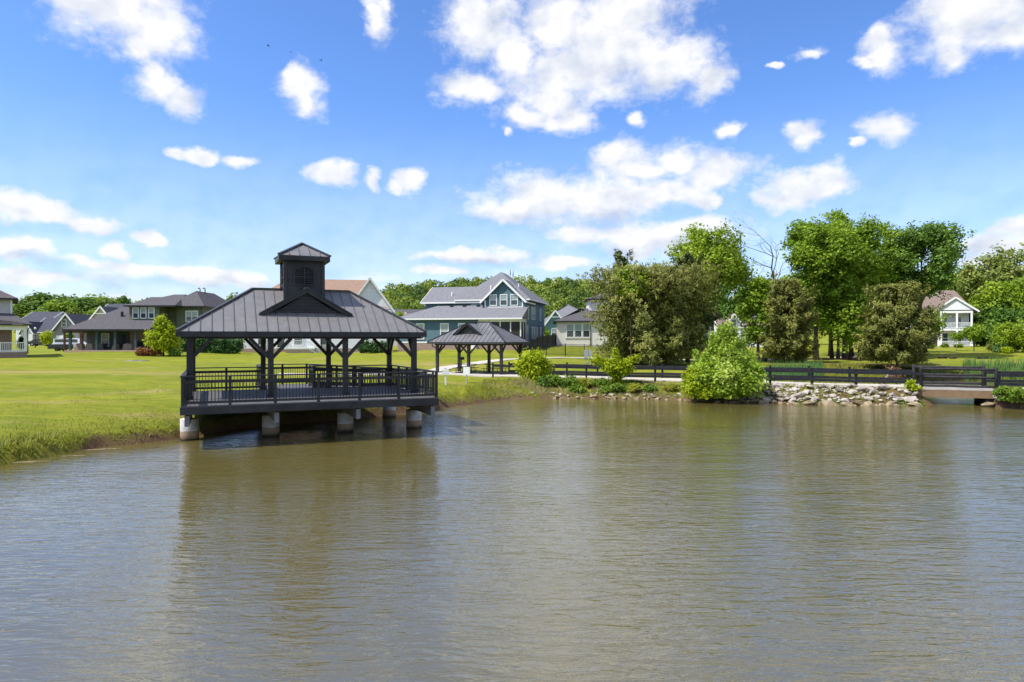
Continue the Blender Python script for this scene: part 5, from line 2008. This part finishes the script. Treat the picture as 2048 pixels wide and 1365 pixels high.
# young tree and shrubs by the olive house
tree('young_tree', 'feathery lime-green young tree in front of the olive house', 327, 78, 633, 27, 'lime', [.8, 1, .95, .8, .62, .45, .25], 161, bot=700, leaf=.26, clu=900, per=12, nl=40, cr=.2, trunk=.09, lobe=(.26, .44), up=.7)
LM_s = (('red', 284, 12, 'round red-tinged shrub, leftmost of the bed by the lime tree'), ('red', 297, 10, 'low rusty shrub in the middle of the bed by the lime tree'), ('red', 309, 14, 'taller red-tipped shrub against the lime tree'), ('weed', 350, 13, 'green shrub right of the lime tree'))


def shrub(label, px, Y, top, halfw, species, seed, name='shrub', leaf=.16, clu=160, per=12, cr=.13, prof=ROUND, base=None, group=None, nl=16, cat='shrub', lobe=(.3, .52), bot=None, stems=5, wind=0.0, aspect=.62, up=.3):
    X = px_x(px, Y)
    z0 = gz(X, Y) if base is None else base
    H = max(.2, at(px, top, Y).z - z0)
    W = halfw / F * Y
    rg = np.random.default_rng(seed)
    root = thing(name, label, cat, (X, Y, z0), 0, group)
    P, Nn, out, tint, C, lr = crown_points(rg, prof, H * .1, H - W * .12, W, nl, clu, per, cr, lobe, up=up)
    P[:, 2] = np.maximum(P[:, 2], .02)
    k = rg.choice(len(C), min(stems, len(C)), replace=False)
    tubes('stems', root, [([(rg.normal(0, .05), rg.normal(0, .05), -.1), tuple(C[j] * np.array([.5, .5, .55])), tuple(C[j])], [.03, .02, .008]) for j in k], BARK, 5)
    ax = unit(out * .5 + np.array([wind, 0, .6])) if wind else None
    leaves('foliage', P, Nn, rg.uniform(.7, 1.35, len(P)) * leaf, LM[species], root, ax, aspect, tint, rg)
    return root


for i, (sp_, px, hw, lab) in enumerate(LM_s):
    shrub(lab, px, 77.5, 699 - (i == 2) * 4, hw * .75, sp_, 170 + i, clu=130, leaf=.17, group='shrubs by the lime tree')
# hedge row behind the gazebo
for i in range(13):
    px = 366 + i * 9.4
    shrub(('leftmost', 'second', 'third', 'fourth', 'fifth', 'sixth', 'middle', 'eighth', 'ninth', 'tenth', 'eleventh', 'last but one', 'rightmost')[i] + ' dark green shrub, from the left, of the long hedge behind the gazebo', px, 86, 678 + (i % 3), 6.6, 'arbor', 190 + i, 'hedge_shrub',
          leaf=.22, clu=150, per=10, cr=.16, prof=[.9, 1, 1, .95, .8], group='hedge behind the gazebo', cat='hedge')
for i in range(6):
    shrub('%s pointed arborvitae of six beside the white house' % ('leftmost', 'second', 'third', 'fourth', 'fifth', 'rightmost')[i], 724 + i * 9.6, 86, (682, 677, 680, 684, 683, 686)[i], 6.0, 'arbor', 210 + i, 'arborvitae',
          leaf=.2, clu=150, per=10, cr=.14, prof=CONE, group='arborvitae row', cat='shrub')

# --- bushes on the causeway bank
shrub('lime-green bush on the bank at the left end of the causeway', 1066, 49.6, 706, 33, 'lime', 301, 'bush', leaf=.17, clu=760, per=13, cr=.17, prof=[.75, 1, 1, .9, .7, .45], nl=40, cat='bush', lobe=(.24, .42), stems=9, up=.6)
shrub('vase-shaped yellow-green bush spreading over the middle of the fence', 1237, 47.3, 722, 25, 'lime', 302, 'bush', leaf=.15, clu=420, per=12, cr=.14, prof=[.35, .5, .7, .9, 1.0, .7], nl=30, cat='bush', lobe=(.24, .42), stems=9)
rg = np.random.default_rng(303)
# its long sideways sprays and the shoots of the thicket
o = [c for c in COL.objects if c.get('label', '').startswith('vase-shaped')][0]
sp_, Pl = [], []
for ex, ez in ((-1.95, 1.75), (-1.5, 1.95), (1.15, 1.85), (.7, 1.7), (-.25, 2.45), (-.15, 2.2), (1.35, 1.95)):
    pts = [np.array([0, 0, .2]), np.array([ex * .35, 0, ez * .72]), np.array([ex, rg.normal(0, .2), ez])]
    sp_.append(([tuple(p) for p in pts], [.03, .02, .008]))
    for t_ in np.linspace(.35, 1, 16):
        p = pts[1] * (1 - t_) + pts[2] * t_
        Pl.append(p + rg.normal(size=(16, 3)) * .11)
tubes('sprays', o, sp_, BARK, 5)
Pl = np.concatenate(Pl)
leaves('spray_foliage', Pl, rg.normal(size=Pl.shape) + np.array([0, 0, .6]), rg.uniform(.1, .2, len(Pl)), LM['lime'], o, None, .6, None, rg)
shrub('large pale green sapling thicket at the water edge in front of the fence', 1452, 43.2, 694, 74, 'pale', 304, 'bush', leaf=.20, clu=1700, per=13, cr=.2, prof=[.75, 1.0, 1.0, .85, .62, .42, .2], nl=80, cat='bush', lobe=(.17, .32), stems=16, up=.55, base=.35)
shrub('lime-green skirt of low leaves at the left foot of the large thicket', 1402, 42.8, 728, 38, 'lime', 305, 'bush', leaf=.18, clu=520, per=12, cr=.18, prof=[.9, 1, .9, .7, .4], nl=34, cat='bush', lobe=(.25, .42), base=.3, stems=7)
shrub('small upright sapling among the rocks left of the footbridge', 1824, 41.3, 764, 11, 'lime', 306, 'sapling', leaf=.14, clu=60, per=10, cr=.11, prof=[.6, 1, .9, .6, .4], nl=9, cat='sapling')
shrub('rounded bright bush at the right abutment of the footbridge', 2009, 38.8, 776, 14, 'weed', 307, 'bush', leaf=.11, clu=220, per=12, cr=.08, nl=16, cat='bush', base=.45)
shrub('bright bush at the right edge of the picture by the water', 2041, 38.2, 779, 17, 'weed', 308, 'bush', leaf=.11, clu=240, per=12, cr=.08, nl=16, cat='bush', base=.4)
for i, (px, hw, tp, sp_) in enumerate([(1110, 14, 752, 'weed'), (1140, 17, 757, 'weed'), (1172, 15, 760, 'grass'), (1202, 13, 762, 'weed'), (1090, 16, 762, 'deep'), (1240, 14, 770, 'weed'), (1268, 10, 772, 'grass'), (1300, 9, 778, 'weed'), (1345, 12, 776, 'grass'), (1155, 12, 774, 'weed'), (1215, 10, 780, 'weed')]):
    Y = 47.6 - .003 * (px - 1090) - (1.0 if tp > 768 else 0)
    shrub('low green weed clump on the causeway bank, %s' % ('below the first lime bush', 'right of the first lime bush', 'under the middle fence posts', 'left of the vase-shaped bush', 'dark, under the first lime bush', 'under the vase-shaped bush', 'right of the vase-shaped bush',
          'smallest, halfway to the large thicket', 'beside the large thicket', 'near the water under the middle posts', 'near the water left of the vase-shaped bush')[i], px, Y, tp, hw, sp_, 320 + i, 'weed_clump', leaf=.14, clu=170, per=11, cr=.12, group='weeds on the causeway bank', cat='weeds')
for i, (px, Y, tp, hw, sp_, lab) in enumerate([(1862, 108, 688, 6, 'weed', 'round clipped shrub by the porch steps'), (1889, 110, 690, 4, 'weed', 'clipped shrub at the porch corner'), (1917, 108, 690, 5, 'weed', 'clipped shrub in front of the porch rail'), (1988, 95, 680, 11, 'grey', 'pale shrub left of the blue-green grass clump'),
                                               (2006, 92, 690, 16, 'reed', 'blue-green ornamental grass clump in the right-hand garden bed'), (2014, 90, 696, 7, 'lime', 'small lime shrub in front of the ornamental grass'), (2046, 93, 683, 14, 'grey', 'cream-flowering shrub at the right edge')]):
    shrub(lab, px, Y, tp, hw, sp_, 340 + i, leaf=.2, clu=150, per=10, cr=.15, group='garden shrubs by the porch house')
tree('small_conifer', 'small dark pointed conifer on the left house porch side', 42, 76, 675, 5, 'arbor', CONE, 351, bot=696, leaf=.16, clu=120, per=10, nl=18, cr=.1, trunk=.05, cedar=True)
tree('young_tree', 'young bright tree beside the parked dark cars', 94, 128, 664, 10, 'lime', ROUND, 352, bot=688, leaf=.3, clu=170, per=10, nl=12, cr=.22, trunk=.07, lobe=(.35, .6))
tree('young_tree', 'thin young tree in front of the white garage door', 138, 126, 667, 6, 'bright', ROUND, 353, bot=680, leaf=.28, clu=90, per=10, nl=9, cr=.2, trunk=.05, lobe=(.35, .6))
tree('young_tree', 'young tree in the cottage garden behind the iron fence', 1090, 118, 654, 9, 'bright', ROUND, 354, bot=680, leaf=.3, clu=130, per=10, nl=12, cr=.2, trunk=.06)
tree('young_tree', 'young tree showing over the brown roof left of the teal house', 796, 120, 622, 9, 'bright', ROUND, 355, bot=650, leaf=.3, clu=130, per=10, nl=12, cr=.25, trunk=.06)

# --- wood behind the left houses: individual trees from three models
base_trees = [tree('wood_tree', 'x', 100, 190, 592, 34, s_, BROAD, 400 + i, bot=650, leaf=.95, clu=800, per=11, nl=46, cr=.75, trunk=.35, group='wood behind the left houses', lobe=(.2, .36)) for i, s_ in enumerate(('forest', 'deep', 'elm'))]
spots = [(62, 185, 603, .9), (88, 188, 592, 1.1), (118, 178, 606, 1.0), (140, 195, 598, .9), (165, 190, 600, 1.0), (188, 196, 596, 1.0), (212, 190, 603, .9), (246, 205, 598, .55), (40, 196, 612, .9), (150, 176, 622, .9),
         (100, 176, 618, .9), (196, 178, 622, .9), (468, 200, 596, .6), (230, 186, 616, .9), (72, 172, 626, .8)]
words = ['at the far left beside the grey house', 'tallest rounded crown above the navy roofs', 'full crown left of the grey roof', 'behind the grey roof ridge', 'above the grey roof', 'left of the cream gable', 'above the cream gable', 'small and alone left of the olive roof',
         'half hidden behind the left house', 'lower crown in front of the grey roof trees', 'lower crown above the navy roofs', 'lower crown below the cream gable trees', 'small crown between the olive roof and the gazebo', 'low crown beside the olive roof', 'lowest crown over the navy roof']
for i, ((px, Y, top, w), wd) in enumerate(zip(spots, words)):
    x = px_x(px, Y)
    z0 = gz(x, Y)
    H = at(px, top, Y).z - z0
    b = base_trees[i % 3]
    H0 = at(100, 592, 190).z - gz(px_x(100, 190), 190)
    s_ = H / H0
    lab = 'woodland tree, ' + wd
    if i < 3:
        b.location, b.scale = (x, Y, z0), (s_ * w, s_ * w, s_)
        b['label'] = lab
    else:
        copy_thing(b, (x, Y, z0), i * 1.3, (s_ * w, s_ * w, s_), lab)

# --- wooded hill: reads as one mass
rg = np.random.default_rng(500)
Pp, Nt, Tt, Sz = [], [], [], []
cnt = 0
for Y in np.arange(215, 470, 7.5):
    half = .62 * Y
    for X in np.arange(-half, half * 1.05, 7.5):
        x, y = X + rg.uniform(-3.2, 3.2), Y + rg.uniform(-3.2, 3.2)
        a = x / y
        if a < -.80 or a > .8:
            continue
        if hill(x, y) < 3.0 and not (y > 300):
            continue
        vis = -.24 < a < .16                 # the slope in clear view gets fuller crowns
        n = 300 if vis else 60
        if not vis and rg.uniform() < .35:
            continue
        z = float(land(np.array([x]), np.array([y]))[0] + hill(x, y))
        r_, h_ = rg.uniform(2.6, 6.2), rg.uniform(6.5, 14.0)
        d = unit(rg.normal(size=(n, 3)) + np.array([0, -.25, .35]))
        k = rg.normal(size=(6, 3))
        k = unit(k)
        bump_ = 1 + .22 * np.max(d @ k.T, axis=1) * rg.uniform(.4, 1.0)
        P = np.array([x, y, z + h_ * .58]) + d * np.array([r_, r_, h_ * .44]) * (bump_ * rg.uniform(.72, 1.0, n))[:, None]
        Pp.append(P)
        Nt.append(d + rg.normal(size=(n, 3)) * .45)
        Tt.append(np.clip(rg.normal(.5, .27), .02, .98) + rg.normal(0, .14, n))
        Sz.append(rg.uniform(.8, 1.7, n) * (1.0 if vis else 1.9))
        cnt += 1
Pp, Nt, Tt, Sz = map(np.concatenate, (Pp, Nt, Tt, Sz))
tag(leaves('hillside_wood', Pp, Nt, Sz, LM['forest'], None, None, .75, Tt, rg), 'green woodland covering the hill behind the houses', 'woodland', kind='stuff')


# --- blades: lawn, shore grass, reeds
def blades(name, xy, h, m, label, cat, seed, width=.012, lean=.35, z=None):
    rg = np.random.default_rng(seed)
    n = len(xy)
    zz = ground_z(xy[:, 0], xy[:, 1]) if z is None else z
    B = np.stack([xy[:, 0], xy[:, 1], zz - .01], 1)
    a = rg.uniform(0, 2 * math.pi, n)
    w = np.stack([np.cos(a), np.sin(a), np.zeros(n)], 1) * (width * rg.uniform(.7, 1.4, n))[:, None]
    tip = B + np.stack([rg.normal(.1, lean, n) * h, rg.normal(0, lean, n) * h, h * rg.uniform(.7, 1.15, n)], 1)
    V = np.empty((n, 3, 3))
    V[:, 0], V[:, 1], V[:, 2] = B - w, B + w, tip
    o = mesh_obj(name, V.reshape(-1, 3), np.arange(3 * n).reshape(n, 3), m, None, False, {'tint': np.repeat(np.clip(rg.normal(.5, .2, n), 0, 1), 3)})
    return tag(o, label, cat, kind='stuff')


def scatter(n, x0, x1, y0, y1, cond, seed, bias=None):
    rg = np.random.default_rng(seed)
    x, y = rg.uniform(x0, x1, n), rg.uniform(y0, y1, n)
    k = cond(x, y, sdist(x, y))
    return np.stack([x[k], y[k]], 1)


xy = scatter(240000, -24, -1, 19, 50, lambda x, y, d: (d > .3) & (np.abs(x / y) < .8) & (np.random.default_rng(8).uniform(size=len(x)) < np.clip(.55 - d / 9, 0.05, 1)), 601)
blades('lawn_grass', xy, np.random.default_rng(1).uniform(.05, .11, len(xy)), LM['grass'], 'short mown lawn grass on the left bank', 'grass', 602, .014)
xy = scatter(120000, -22, 0, 17, 46, lambda x, y, d: (d > np.where(x < -15.2, .0, .06)) & (d < 1.3), 603)
k = np.random.default_rng(4).uniform(size=len(xy)) < np.interp(xy[:, 1], [20, 26, 34], [1, .55, .35])
xy = xy[k]
blades('shore_grass', xy, np.random.default_rng(2).uniform(.10, .34, len(xy)) * np.interp(xy[:, 1], [20, 23.5, 25, 30], [1.25, 1.0, .45, .4]), LM['grass'], 'longer bright grass along the left shoreline', 'grass', 604, .018, .4)
xy = scatter(60000, -2, 30, 38, 52, lambda x, y, d: (d > .1) & (d < 4.5) & (y < 53 - .44 * x) & (y < 52.4 - .4415 * (x + 1.5)), 605)
blades('bank_grass', xy, np.random.default_rng(3).uniform(.08, .28, len(xy)), LM['grass'], 'rough green grass on the causeway bank', 'grass', 606, .02, .5)
xy2 = scatter(26000, 0, 17, 42, 50, lambda x, y, d: (d > .3) & (d < 3.5) & (np.sin(x * 1.3 + 2 * y) > -.2) & (y < 52.4 - .4415 * (x + 1.5)), 607)
blades('dry_grass', xy2, np.random.default_rng(5).uniform(.08, .24, len(xy2)), LM['straw'], 'dry straw-coloured grass on the causeway bank', 'grass', 608, .015, .8)
xy3 = np.concatenate([scatter(26000, 18, 38, 56, 70, lambda x, y, d: (d > -.4) & (d < 3.0) & (x / y > .36) & (x / y < .455), 609), scatter(40000, 32, 60, 40, 70, lambda x, y, d: (d > -.6) & (d < 3.5) & (x / y > .66) & (y > 44), 610)])
blades('reeds', xy3, np.random.default_rng(6).uniform(.6, 1.2, len(xy3)), LM['reed'], 'tall green reeds round the small pond behind the causeway', 'reeds', 611, .03, .16)
xy4 = scatter(90000, 17, 60, 43, 68, lambda x, y, d: (d > -.1) & (d < 4) & (y > 46 - .2 * (x - 17)), 612)
blades('pond_edge_grass', xy4, np.random.default_rng(7).uniform(.12, .4, len(xy4)), LM['grass'], 'rough grass on the banks of the small pond behind the causeway', 'grass', 613, .025, .4)
xy5 = scatter(9000, 17, 24.5, 40.0, 42.5, lambda x, y, d: (d > -.25) & (d < .25) & (np.sin(x * 1.1) > .2), 614)
blades('waterline_weeds', xy5, np.random.default_rng(8).uniform(.06, .2, len(xy5)), LM['weed'], 'bright green weeds at the foot of the riprap', 'weeds', 615, .03, .8, np.maximum(ground_z(xy5[:, 0], xy5[:, 1]), 0))

# upright shoots of the large thicket
o = [c for c in COL.objects if c.get('label', '').startswith('large pale green sapling')][0]
rg = np.random.default_rng(333)
sp_, Pl = [], []
for i in range(46):
    ex = np.clip(rg.normal(0, .95), -2.1, 2.0)
    top_ = (4.75 - .85 * abs(ex)) * rg.uniform(.74, 1.04)
    pts = [np.array([ex * .25, rg.normal(0, .2), .2]), np.array([ex * .7, rg.normal(0, .5), top_ * .6]), np.array([ex * .95, rg.normal(0, .5), max(1.2, top_)])]
    sp_.append(([tuple(p) for p in pts], [.03, .02, .006]))
    for t_ in np.linspace(.1, 1, 14):
        Pl.append(pts[1] * (1 - t_) + pts[2] * t_ + rg.normal(size=(12, 3)) * (.17 - .08 * t_))
tubes('shoots', o, sp_, BARK, 5)
Pl = np.concatenate(Pl)
leaves('shoot_foliage', Pl, rg.normal(size=Pl.shape) + np.array([0, 0, .6]), rg.uniform(.12, .26, len(Pl)), LM['pale'], o, None, .62, rg.normal(.6, .2, len(Pl)), rg)

# ------------------------------------------------------------------ small things
# signs on the bank right of the gazebo
x, Y = px_x(891, 45.5), 45.5
z0 = gz(x, Y)
s = thing('sign_post', 'white wooden sign post with two short boards on the bank right of the gazebo', 'sign', (x, Y, z0))
bar('post', s, (0, 0, -.2), (0, 0, 1.12), .11, .11, SIGNW)
bar('post_cap', s, (0, 0, 1.12), (0, 0, 1.17), .14, .14, SIGNW)
bar('board', s, (-.2, -.07, .86), (.24, -.07, .86), .03, .34, SIGNW)
x, Y = px_x(933.5, 45.2), 45.2
s = thing('metal_sign', 'blank grey-backed metal sign on a thin post right of the white sign post', 'sign', (x, Y, gz(x, Y)), -.35)
bar('post', s, (0, 0, -.2), (0, 0, 1.05), .05, .05, GALV)
bar('plate', s, (-.24, -.04, .82), (.24, -.04, .82), .012, .50, SIGNW)
bar('tag', s, (.10, -.05, .33), (.16, -.05, .33), .02, .12, mat('yellow_tag', (.6, .6, .03), .5))

# utility boxes on posts
x, Y = px_x(1175, 62), 62
u = thing('utility_pedestal', 'pair of grey utility boxes on posts behind the fence left of the cedar', 'utility box', (x, Y, gz(x, Y)))
for sx in (-.16, .22):
    bar('post', u, (sx, 0, -.2), (sx, 0, 1.9), .09, .09, GALV)
box('cabinet', u, -.3, .02, -.14, .06, 1.0, 1.75, GALV)
box('cabinet', u, .08, .40, -.14, .06, 1.1, 1.7, GALV)
bar('crossbar', u, (-.3, .05, .55), (.42, .05, .55), .05, .08, GALV)

# lamp post by the far houses
x, Y = px_x(70.5, 118), 118
l = thing('street_lamp', 'black lamp post with a round white globe near the parked dark cars', 'street lamp', (x, Y, gz(x, Y)))
tubes('pole', l, [([(0, 0, -.2), (0, 0, .5), (0, 0, 3.1)], [.09, .06, .05])], BLACKF)
lathe('globe', l, [(.06, 0), (.15, .08), (.19, .2), (.15, .33), (.05, .4)], SIGNW, 14, (0, 0, 3.1))


def car(name, label, loc, rz, paint, kind):
    """vehicle seen small: shaped body, greenhouse, wheels, lamps"""
    c = thing(name, label, 'truck' if kind == 'truck' else 'car', loc, rz)
    if kind == 'truck':
        L_, bodyp = 5.4, [(-2.7, .45), (-2.7, 1.05), (-2.62, 1.12), (1.0, 1.15), (2.45, 1.02), (2.7, .8), (2.7, .45)]
        cab = [(-2.6, 1.1), (-2.5, 1.78), (-.2, 1.84), (.35, 1.80), (1.15, 1.13)]
        wins = [((-2.35, 1.25), (-.45, 1.68)), ((-.15, 1.22), (.7, 1.68))]
    else:
        L_, bodyp = 4.6, [(-2.3, .4), (-2.35, .85), (-2.1, .98), (1.0, .98), (2.1, .85), (2.3, .65), (2.3, .4)]
        cab = [(-1.9, .95), (-1.2, 1.42), (.2, 1.46), (1.1, .97)]
        wins = [((-1.35, 1.0), (-.35, 1.33)), ((-.25, 1.0), (.45, 1.33))]
    prism('body', c, bodyp, 'y', -.92, .92, paint)
    prism('cabin', c, cab, 'y', -.78, .78, paint)
    for (a, b), (a1, b1) in wins:
        w = .79
        for sy in (-1, 1):
            box('side_window', c, a, a1, sy * w - .006, sy * w + .006, b, b1, GLASS)
    for x_ in (-L_ * .33, L_ * .31):
        for sy in (-1, 1):
            v, f = tube_data([(x_, sy * .75, .37), (x_, sy * .95, .37)], [.37, .37], 16)
            wh = mesh_obj('wheel', v, f, RUBBER, c)
            v, f = tube_data([(x_, sy * .93, .37), (x_, sy * .965, .37)], [.22, .20], 12)
            mesh_obj('rim', v, f, GALV, wh)
    for sy in (-.75, .75):
        box('tail_lamp', c, -L_ / 2 - .03, -L_ / 2 + .03, sy - .12, sy + .12, .75, 1.05, RED)
        box('headlight', c, L_ / 2 - .12, L_ / 2 + .02, sy - .15, sy + .15, .66, .82, SIGNW)
    return c


def put(px, Y):
    x = px_x(px, Y)
    return (x, Y, gz(x, Y))


car('pickup_truck', 'white pickup truck with a bed cap parked behind the red-brown pergola', put(150, 99), .12, CARW, 'truck')
car('parked_car', 'dark car parked right of the young bright tree by the garage', put(112, 131), .1, CARD, 'car')
car('parked_car', 'dark car parked left of the young bright tree by the garage', put(86, 133), .2, mat('car_grey', (.06, .05, .055), .25, .6), 'car')
# utility trailer
p = put(121, 97)
t = thing('utility_trailer', 'low dark utility trailer beside the white truck', 'trailer', p, .1)
for y in (-.8, .8):
    box('side_panel', t, -1.3, 1.3, y - .03, y + .03, .35, 1.0, CARD)
for x in (-1.3, 1.3):
    box('end_panel', t, x - .03, x + .03, -.76, .76, .35, .98, CARD)
box('floor', t, -1.27, 1.27, -.76, .76, .35, .42, CARD)
for y in (-.9, .9):
    v, f = tube_data([(0, y - .08, .3), (0, y + .08, .3)], [.3, .3], 14)
    mesh_obj('wheel', v, f, RUBBER, t)
# pergola
p = put(129, 92)
t = thing('pergola', 'red-brown timber pergola frame at the left end of the patio', 'pergola', p)
pw_ = px_x(165, 92) - px_x(129, 92)
for x in (0, pw_):
    for y in (0, 3.5):
        bar('post', t, (x, y, -.2), (x, y, 2.55), .2, .2, CORTEN)
for y in (0, 3.5):
    bar('beam', t, (-.3, y, 2.64), (pw_ + .2, y, 2.64), .1, .2, CORTEN)
for i in range(6):
    x = pw_ * i / 5
    bar('rafter', t, (x, -.4, 2.8), (x, 3.9, 2.8), .06, .14, CORTEN)


def lump(name, label, px, Y, w, d, h, m, z, seed, cat):
    """a cloth cover draped over furniture"""
    import bmesh
    rg = random.Random(seed)
    bm = bmesh.new()
    bmesh.ops.create_cube(bm, size=1)
    bmesh.ops.subdivide_edges(bm, edges=bm.edges, cuts=3, use_grid_fill=True)
    for v in bm.verts:
        tz = v.co.z + .5
        k = 1.05 - .28 * tz ** 2 + rg.uniform(-.05, .05)
        v.co = Vector((v.co.x * w * k, v.co.y * d * k, tz * h * (1 - .12 * (abs(v.co.x) * 2) ** 2) + (rg.uniform(-.02, .02) if tz > .1 else 0)))
    me = bpy.data.meshes.new(name)
    bm.to_mesh(me)
    bm.free()
    me.materials.append(m)
    o = bpy.data.objects.new(name, me)
    COL.objects.link(o)
    o.location = (px_x(px, Y), Y, z)
    return tag(o, label, cat, 'covered patio furniture')


FLOOR = 2.35 + .18
lump('covered_grill', 'beige covered grill standing left of the patio posts', 160, 88.0, 1.0, .8, .95, COVER, 2.35 + .1, 1, 'cover')
lump('covered_chair', 'beige covered chair, leftmost on the patio', 181, 88.2, .95, .8, .85, COVER, FLOOR, 2, 'cover')
lump('covered_table', 'grey covered table in the middle of the patio', 200, 88.3, 1.25, .9, .82, mat('grey_cover', (.11, .115, .12), .8), FLOOR, 3, 'cover')
lump('covered_chair', 'small beige covered chair beside the patio window', 232, 88.4, .65, .7, .8, COVER, FLOOR, 4, 'cover')
lump('covered_sofa', 'wide beige covered sofa in front of the patio doors', 257, 88.5, 1.15, .8, .85, COVER, FLOOR, 5, 'cover')
lump('covered_grill', 'black covered grill beside the fireplace', 291, 88.5, .75, .6, .85, BLACKF, FLOOR, 6, 'cover')
g = thing('garden_chair', 'green plastic chair between the covered chair and table', 'chair', (px_x(190, 88.2), 88.2, FLOOR))
for sx in (-.2, .2):
    for sy in (-.2, .2):
        bar('leg', g, (sx, sy, 0), (sx, sy, .42), .04, .04, GREENP)
box('seat', g, -.24, .24, -.24, .24, .42, .46, GREENP)
box('backrest', g, -.24, .24, .2, .24, .46, .95, GREENP)
d = thing('dining_set', 'low dark dining table among the covered patio furniture', 'table', (px_x(219, 88.4), 88.4, FLOOR))
box('table_top', d, -.6, .6, -.4, .4, .68, .73, BLACKF)
for sx in (-.5, .5):
    for sy in (-.3, .3):
        bar('leg', d, (sx, sy, 0), (sx, sy, .68), .06, .06, BLACKF)

# concrete pad and drain stone on the left lawn
x, Y = px_x(273, 68), 68
import bmesh as _bm
t = thing('drain_inlet', 'flat grey storm drain slab set in the left lawn', 'drain', (x, Y, gz(x, Y)))
prism('drain_slab', t, [(-.9, -.5), (.8, -.6), (1.0, .4), (-.7, .6)], 'z', -.2, .09, GALV)
box('grate', t, -.3, .3, -.2, .2, .09, .11, BLACKF)

# mulch bed under the elms, drive behind
x, Y = px_x(1715, 83), 83
ang_ = np.linspace(0, 2 * math.pi, 40, endpoint=False)
V, Fm = [(x, Y, gz(x, Y) + .08)], []
for q, rr_ in enumerate((.25, .5, .75, 1.0)):
    for a in ang_:
        r_ = rr_ * (1 + .12 * math.sin(3 * a) + .08 * math.sin(5 * a + 1))
        X_, Y_ = x + 6.4 * r_ * math.cos(a), Y + 4.2 * r_ * math.sin(a)
        V.append((X_, Y_, gz(X_, Y_) + (.08 if q < 3 else .0)))
Fm += [(0, i + 1, (i + 1) % 40 + 1) for i in range(40)]
for q in range(3):
    Fm += [(1 + 40 * q + i, 41 + 40 * q + i, 41 + 40 * q + (i + 1) % 40, 1 + 40 * q + (i + 1) % 40) for i in range(40)]
tag(mesh_obj('mulch_bed', V, Fm, MULCH, None, True), kind='structure')

# cut ends of downed wood on the right lawn
for i, (px, py, w) in enumerate([(1885, 704, .5), (1906, 704, .4), (1966, 704, .9)]):
    Y = 84
    x = px_x(px, Y)
    t = thing('log_pile', 'small dark log on the right lawn, %s' % ('left of two under the porch house', 'between the other two', 'longest, below the young tree')[i], 'log', (x, Y, gz(x, Y)), .2 * i)
    tubes('log', t, [([(-w, 0, .14), (0, .05, .2), (w, 0, .12)], [.16, .17, .14])], BARK, 8)
    tubes('stub', t, [([(.1 * w, 0, .2), (-.35 * w, .05, .55)], [.08, .04])], BARK, 6)

# driftwood and scum at the waterline
rg = np.random.default_rng(9)
for i, (px, py) in enumerate([(1128, 792), (1084, 793)]):
    Y = F * (CAMZ - .1) / (py - HOR)
    x = px_x(px, Y)
    t = thing('driftwood', 'pale bare stick at the waterline, %s' % ('under the weed clumps', 'below the first lime bush')[i], 'branch', (x, Y, 0))
    tubes('stick', t, [([(-.35, .4, .75), (0, 0, .2), (.3, -.3, -.05)], [.015, .025, .03]), ([(0, 0, .2), (.2, .1, .55)], [.015, .008])], BARKL, 6)

SCUM = mat('dry_scum', (.24, .20, .11), .7, .3, .3, 7, col2=(.09, .075, .03))
for i, (px, py, w, d, lab) in enumerate([(40, 925, .9, .16, 'at the left edge'), (205, 899, .7, .15, 'largest, below the eroded bank'), (150, 912, .4, .10, 'small, between the other two')]):
    Y = F * CAMZ / (py - HOR)
    rr = random.Random(40 + i)
    V = [(0, 0, .02)] + [(w * (.75 + .4 * rr.random()) * math.cos(a), d * (.6 + .6 * rr.random()) * math.sin(a) + .28 * w * math.cos(a), .006) for a in np.linspace(0, 2 * math.pi, 22, endpoint=False)]
    V += [(x, y, -.03) for x, y, z in V[1:]]
    o = mesh_obj('scum_patch', V, [(0, k + 1, (k + 1) % 22 + 1) for k in range(22)] + [(k + 1, k + 23, (k + 1) % 22 + 23, (k + 1) % 22 + 1) for k in range(22)], SCUM)
    o.location = (px_x(px, Y), Y, 0)
    tag(o, 'pale floating scum patch near the left shore, ' + lab, 'scum', 'scum on the water')

# birds
for i, (px, py, sz) in enumerate([(537, 93, .42), (582, 105, .22), (642, 122, .4)]):
    Y = 90
    p = at(px, py, Y)
    b = thing('bird', 'dark bird flying high left of centre, %s' % ('leftmost of three', 'smallest of three, in the middle', 'rightmost of three')[i], 'bird', p, .4 * i, 'birds in the sky')
    V, Fc = tube_data([(-.5 * sz, 0, 0), (-.2 * sz, 0, .02), (.25 * sz, 0, .03), (.5 * sz, 0, 0)], [.02 * sz, .10 * sz, .10 * sz, .03 * sz], 8)
    mesh_obj('body', V, Fc, BLACKF, b, True)
    for sy in (-1, 1):
        mesh_obj('wing', [(-.15 * sz, sy * .05 * sz, .06 * sz), (.22 * sz, sy * .05 * sz, .06 * sz), (.1 * sz, sy * .55 * sz, .22 * sz), (-.12 * sz, sy * .5 * sz, .2 * sz), (-.05 * sz, sy * 1.0 * sz, .1 * sz),
                          (-.15 * sz, sy * .05 * sz, .04 * sz), (.22 * sz, sy * .05 * sz, .04 * sz), (.1 * sz, sy * .55 * sz, .2 * sz), (-.12 * sz, sy * .5 * sz, .18 * sz)],
                 [(0, 1, 2, 3), (3, 2, 4), (5, 8, 7, 6), (0, 5, 6, 1), (0, 3, 8, 5)], BLACKF, b)
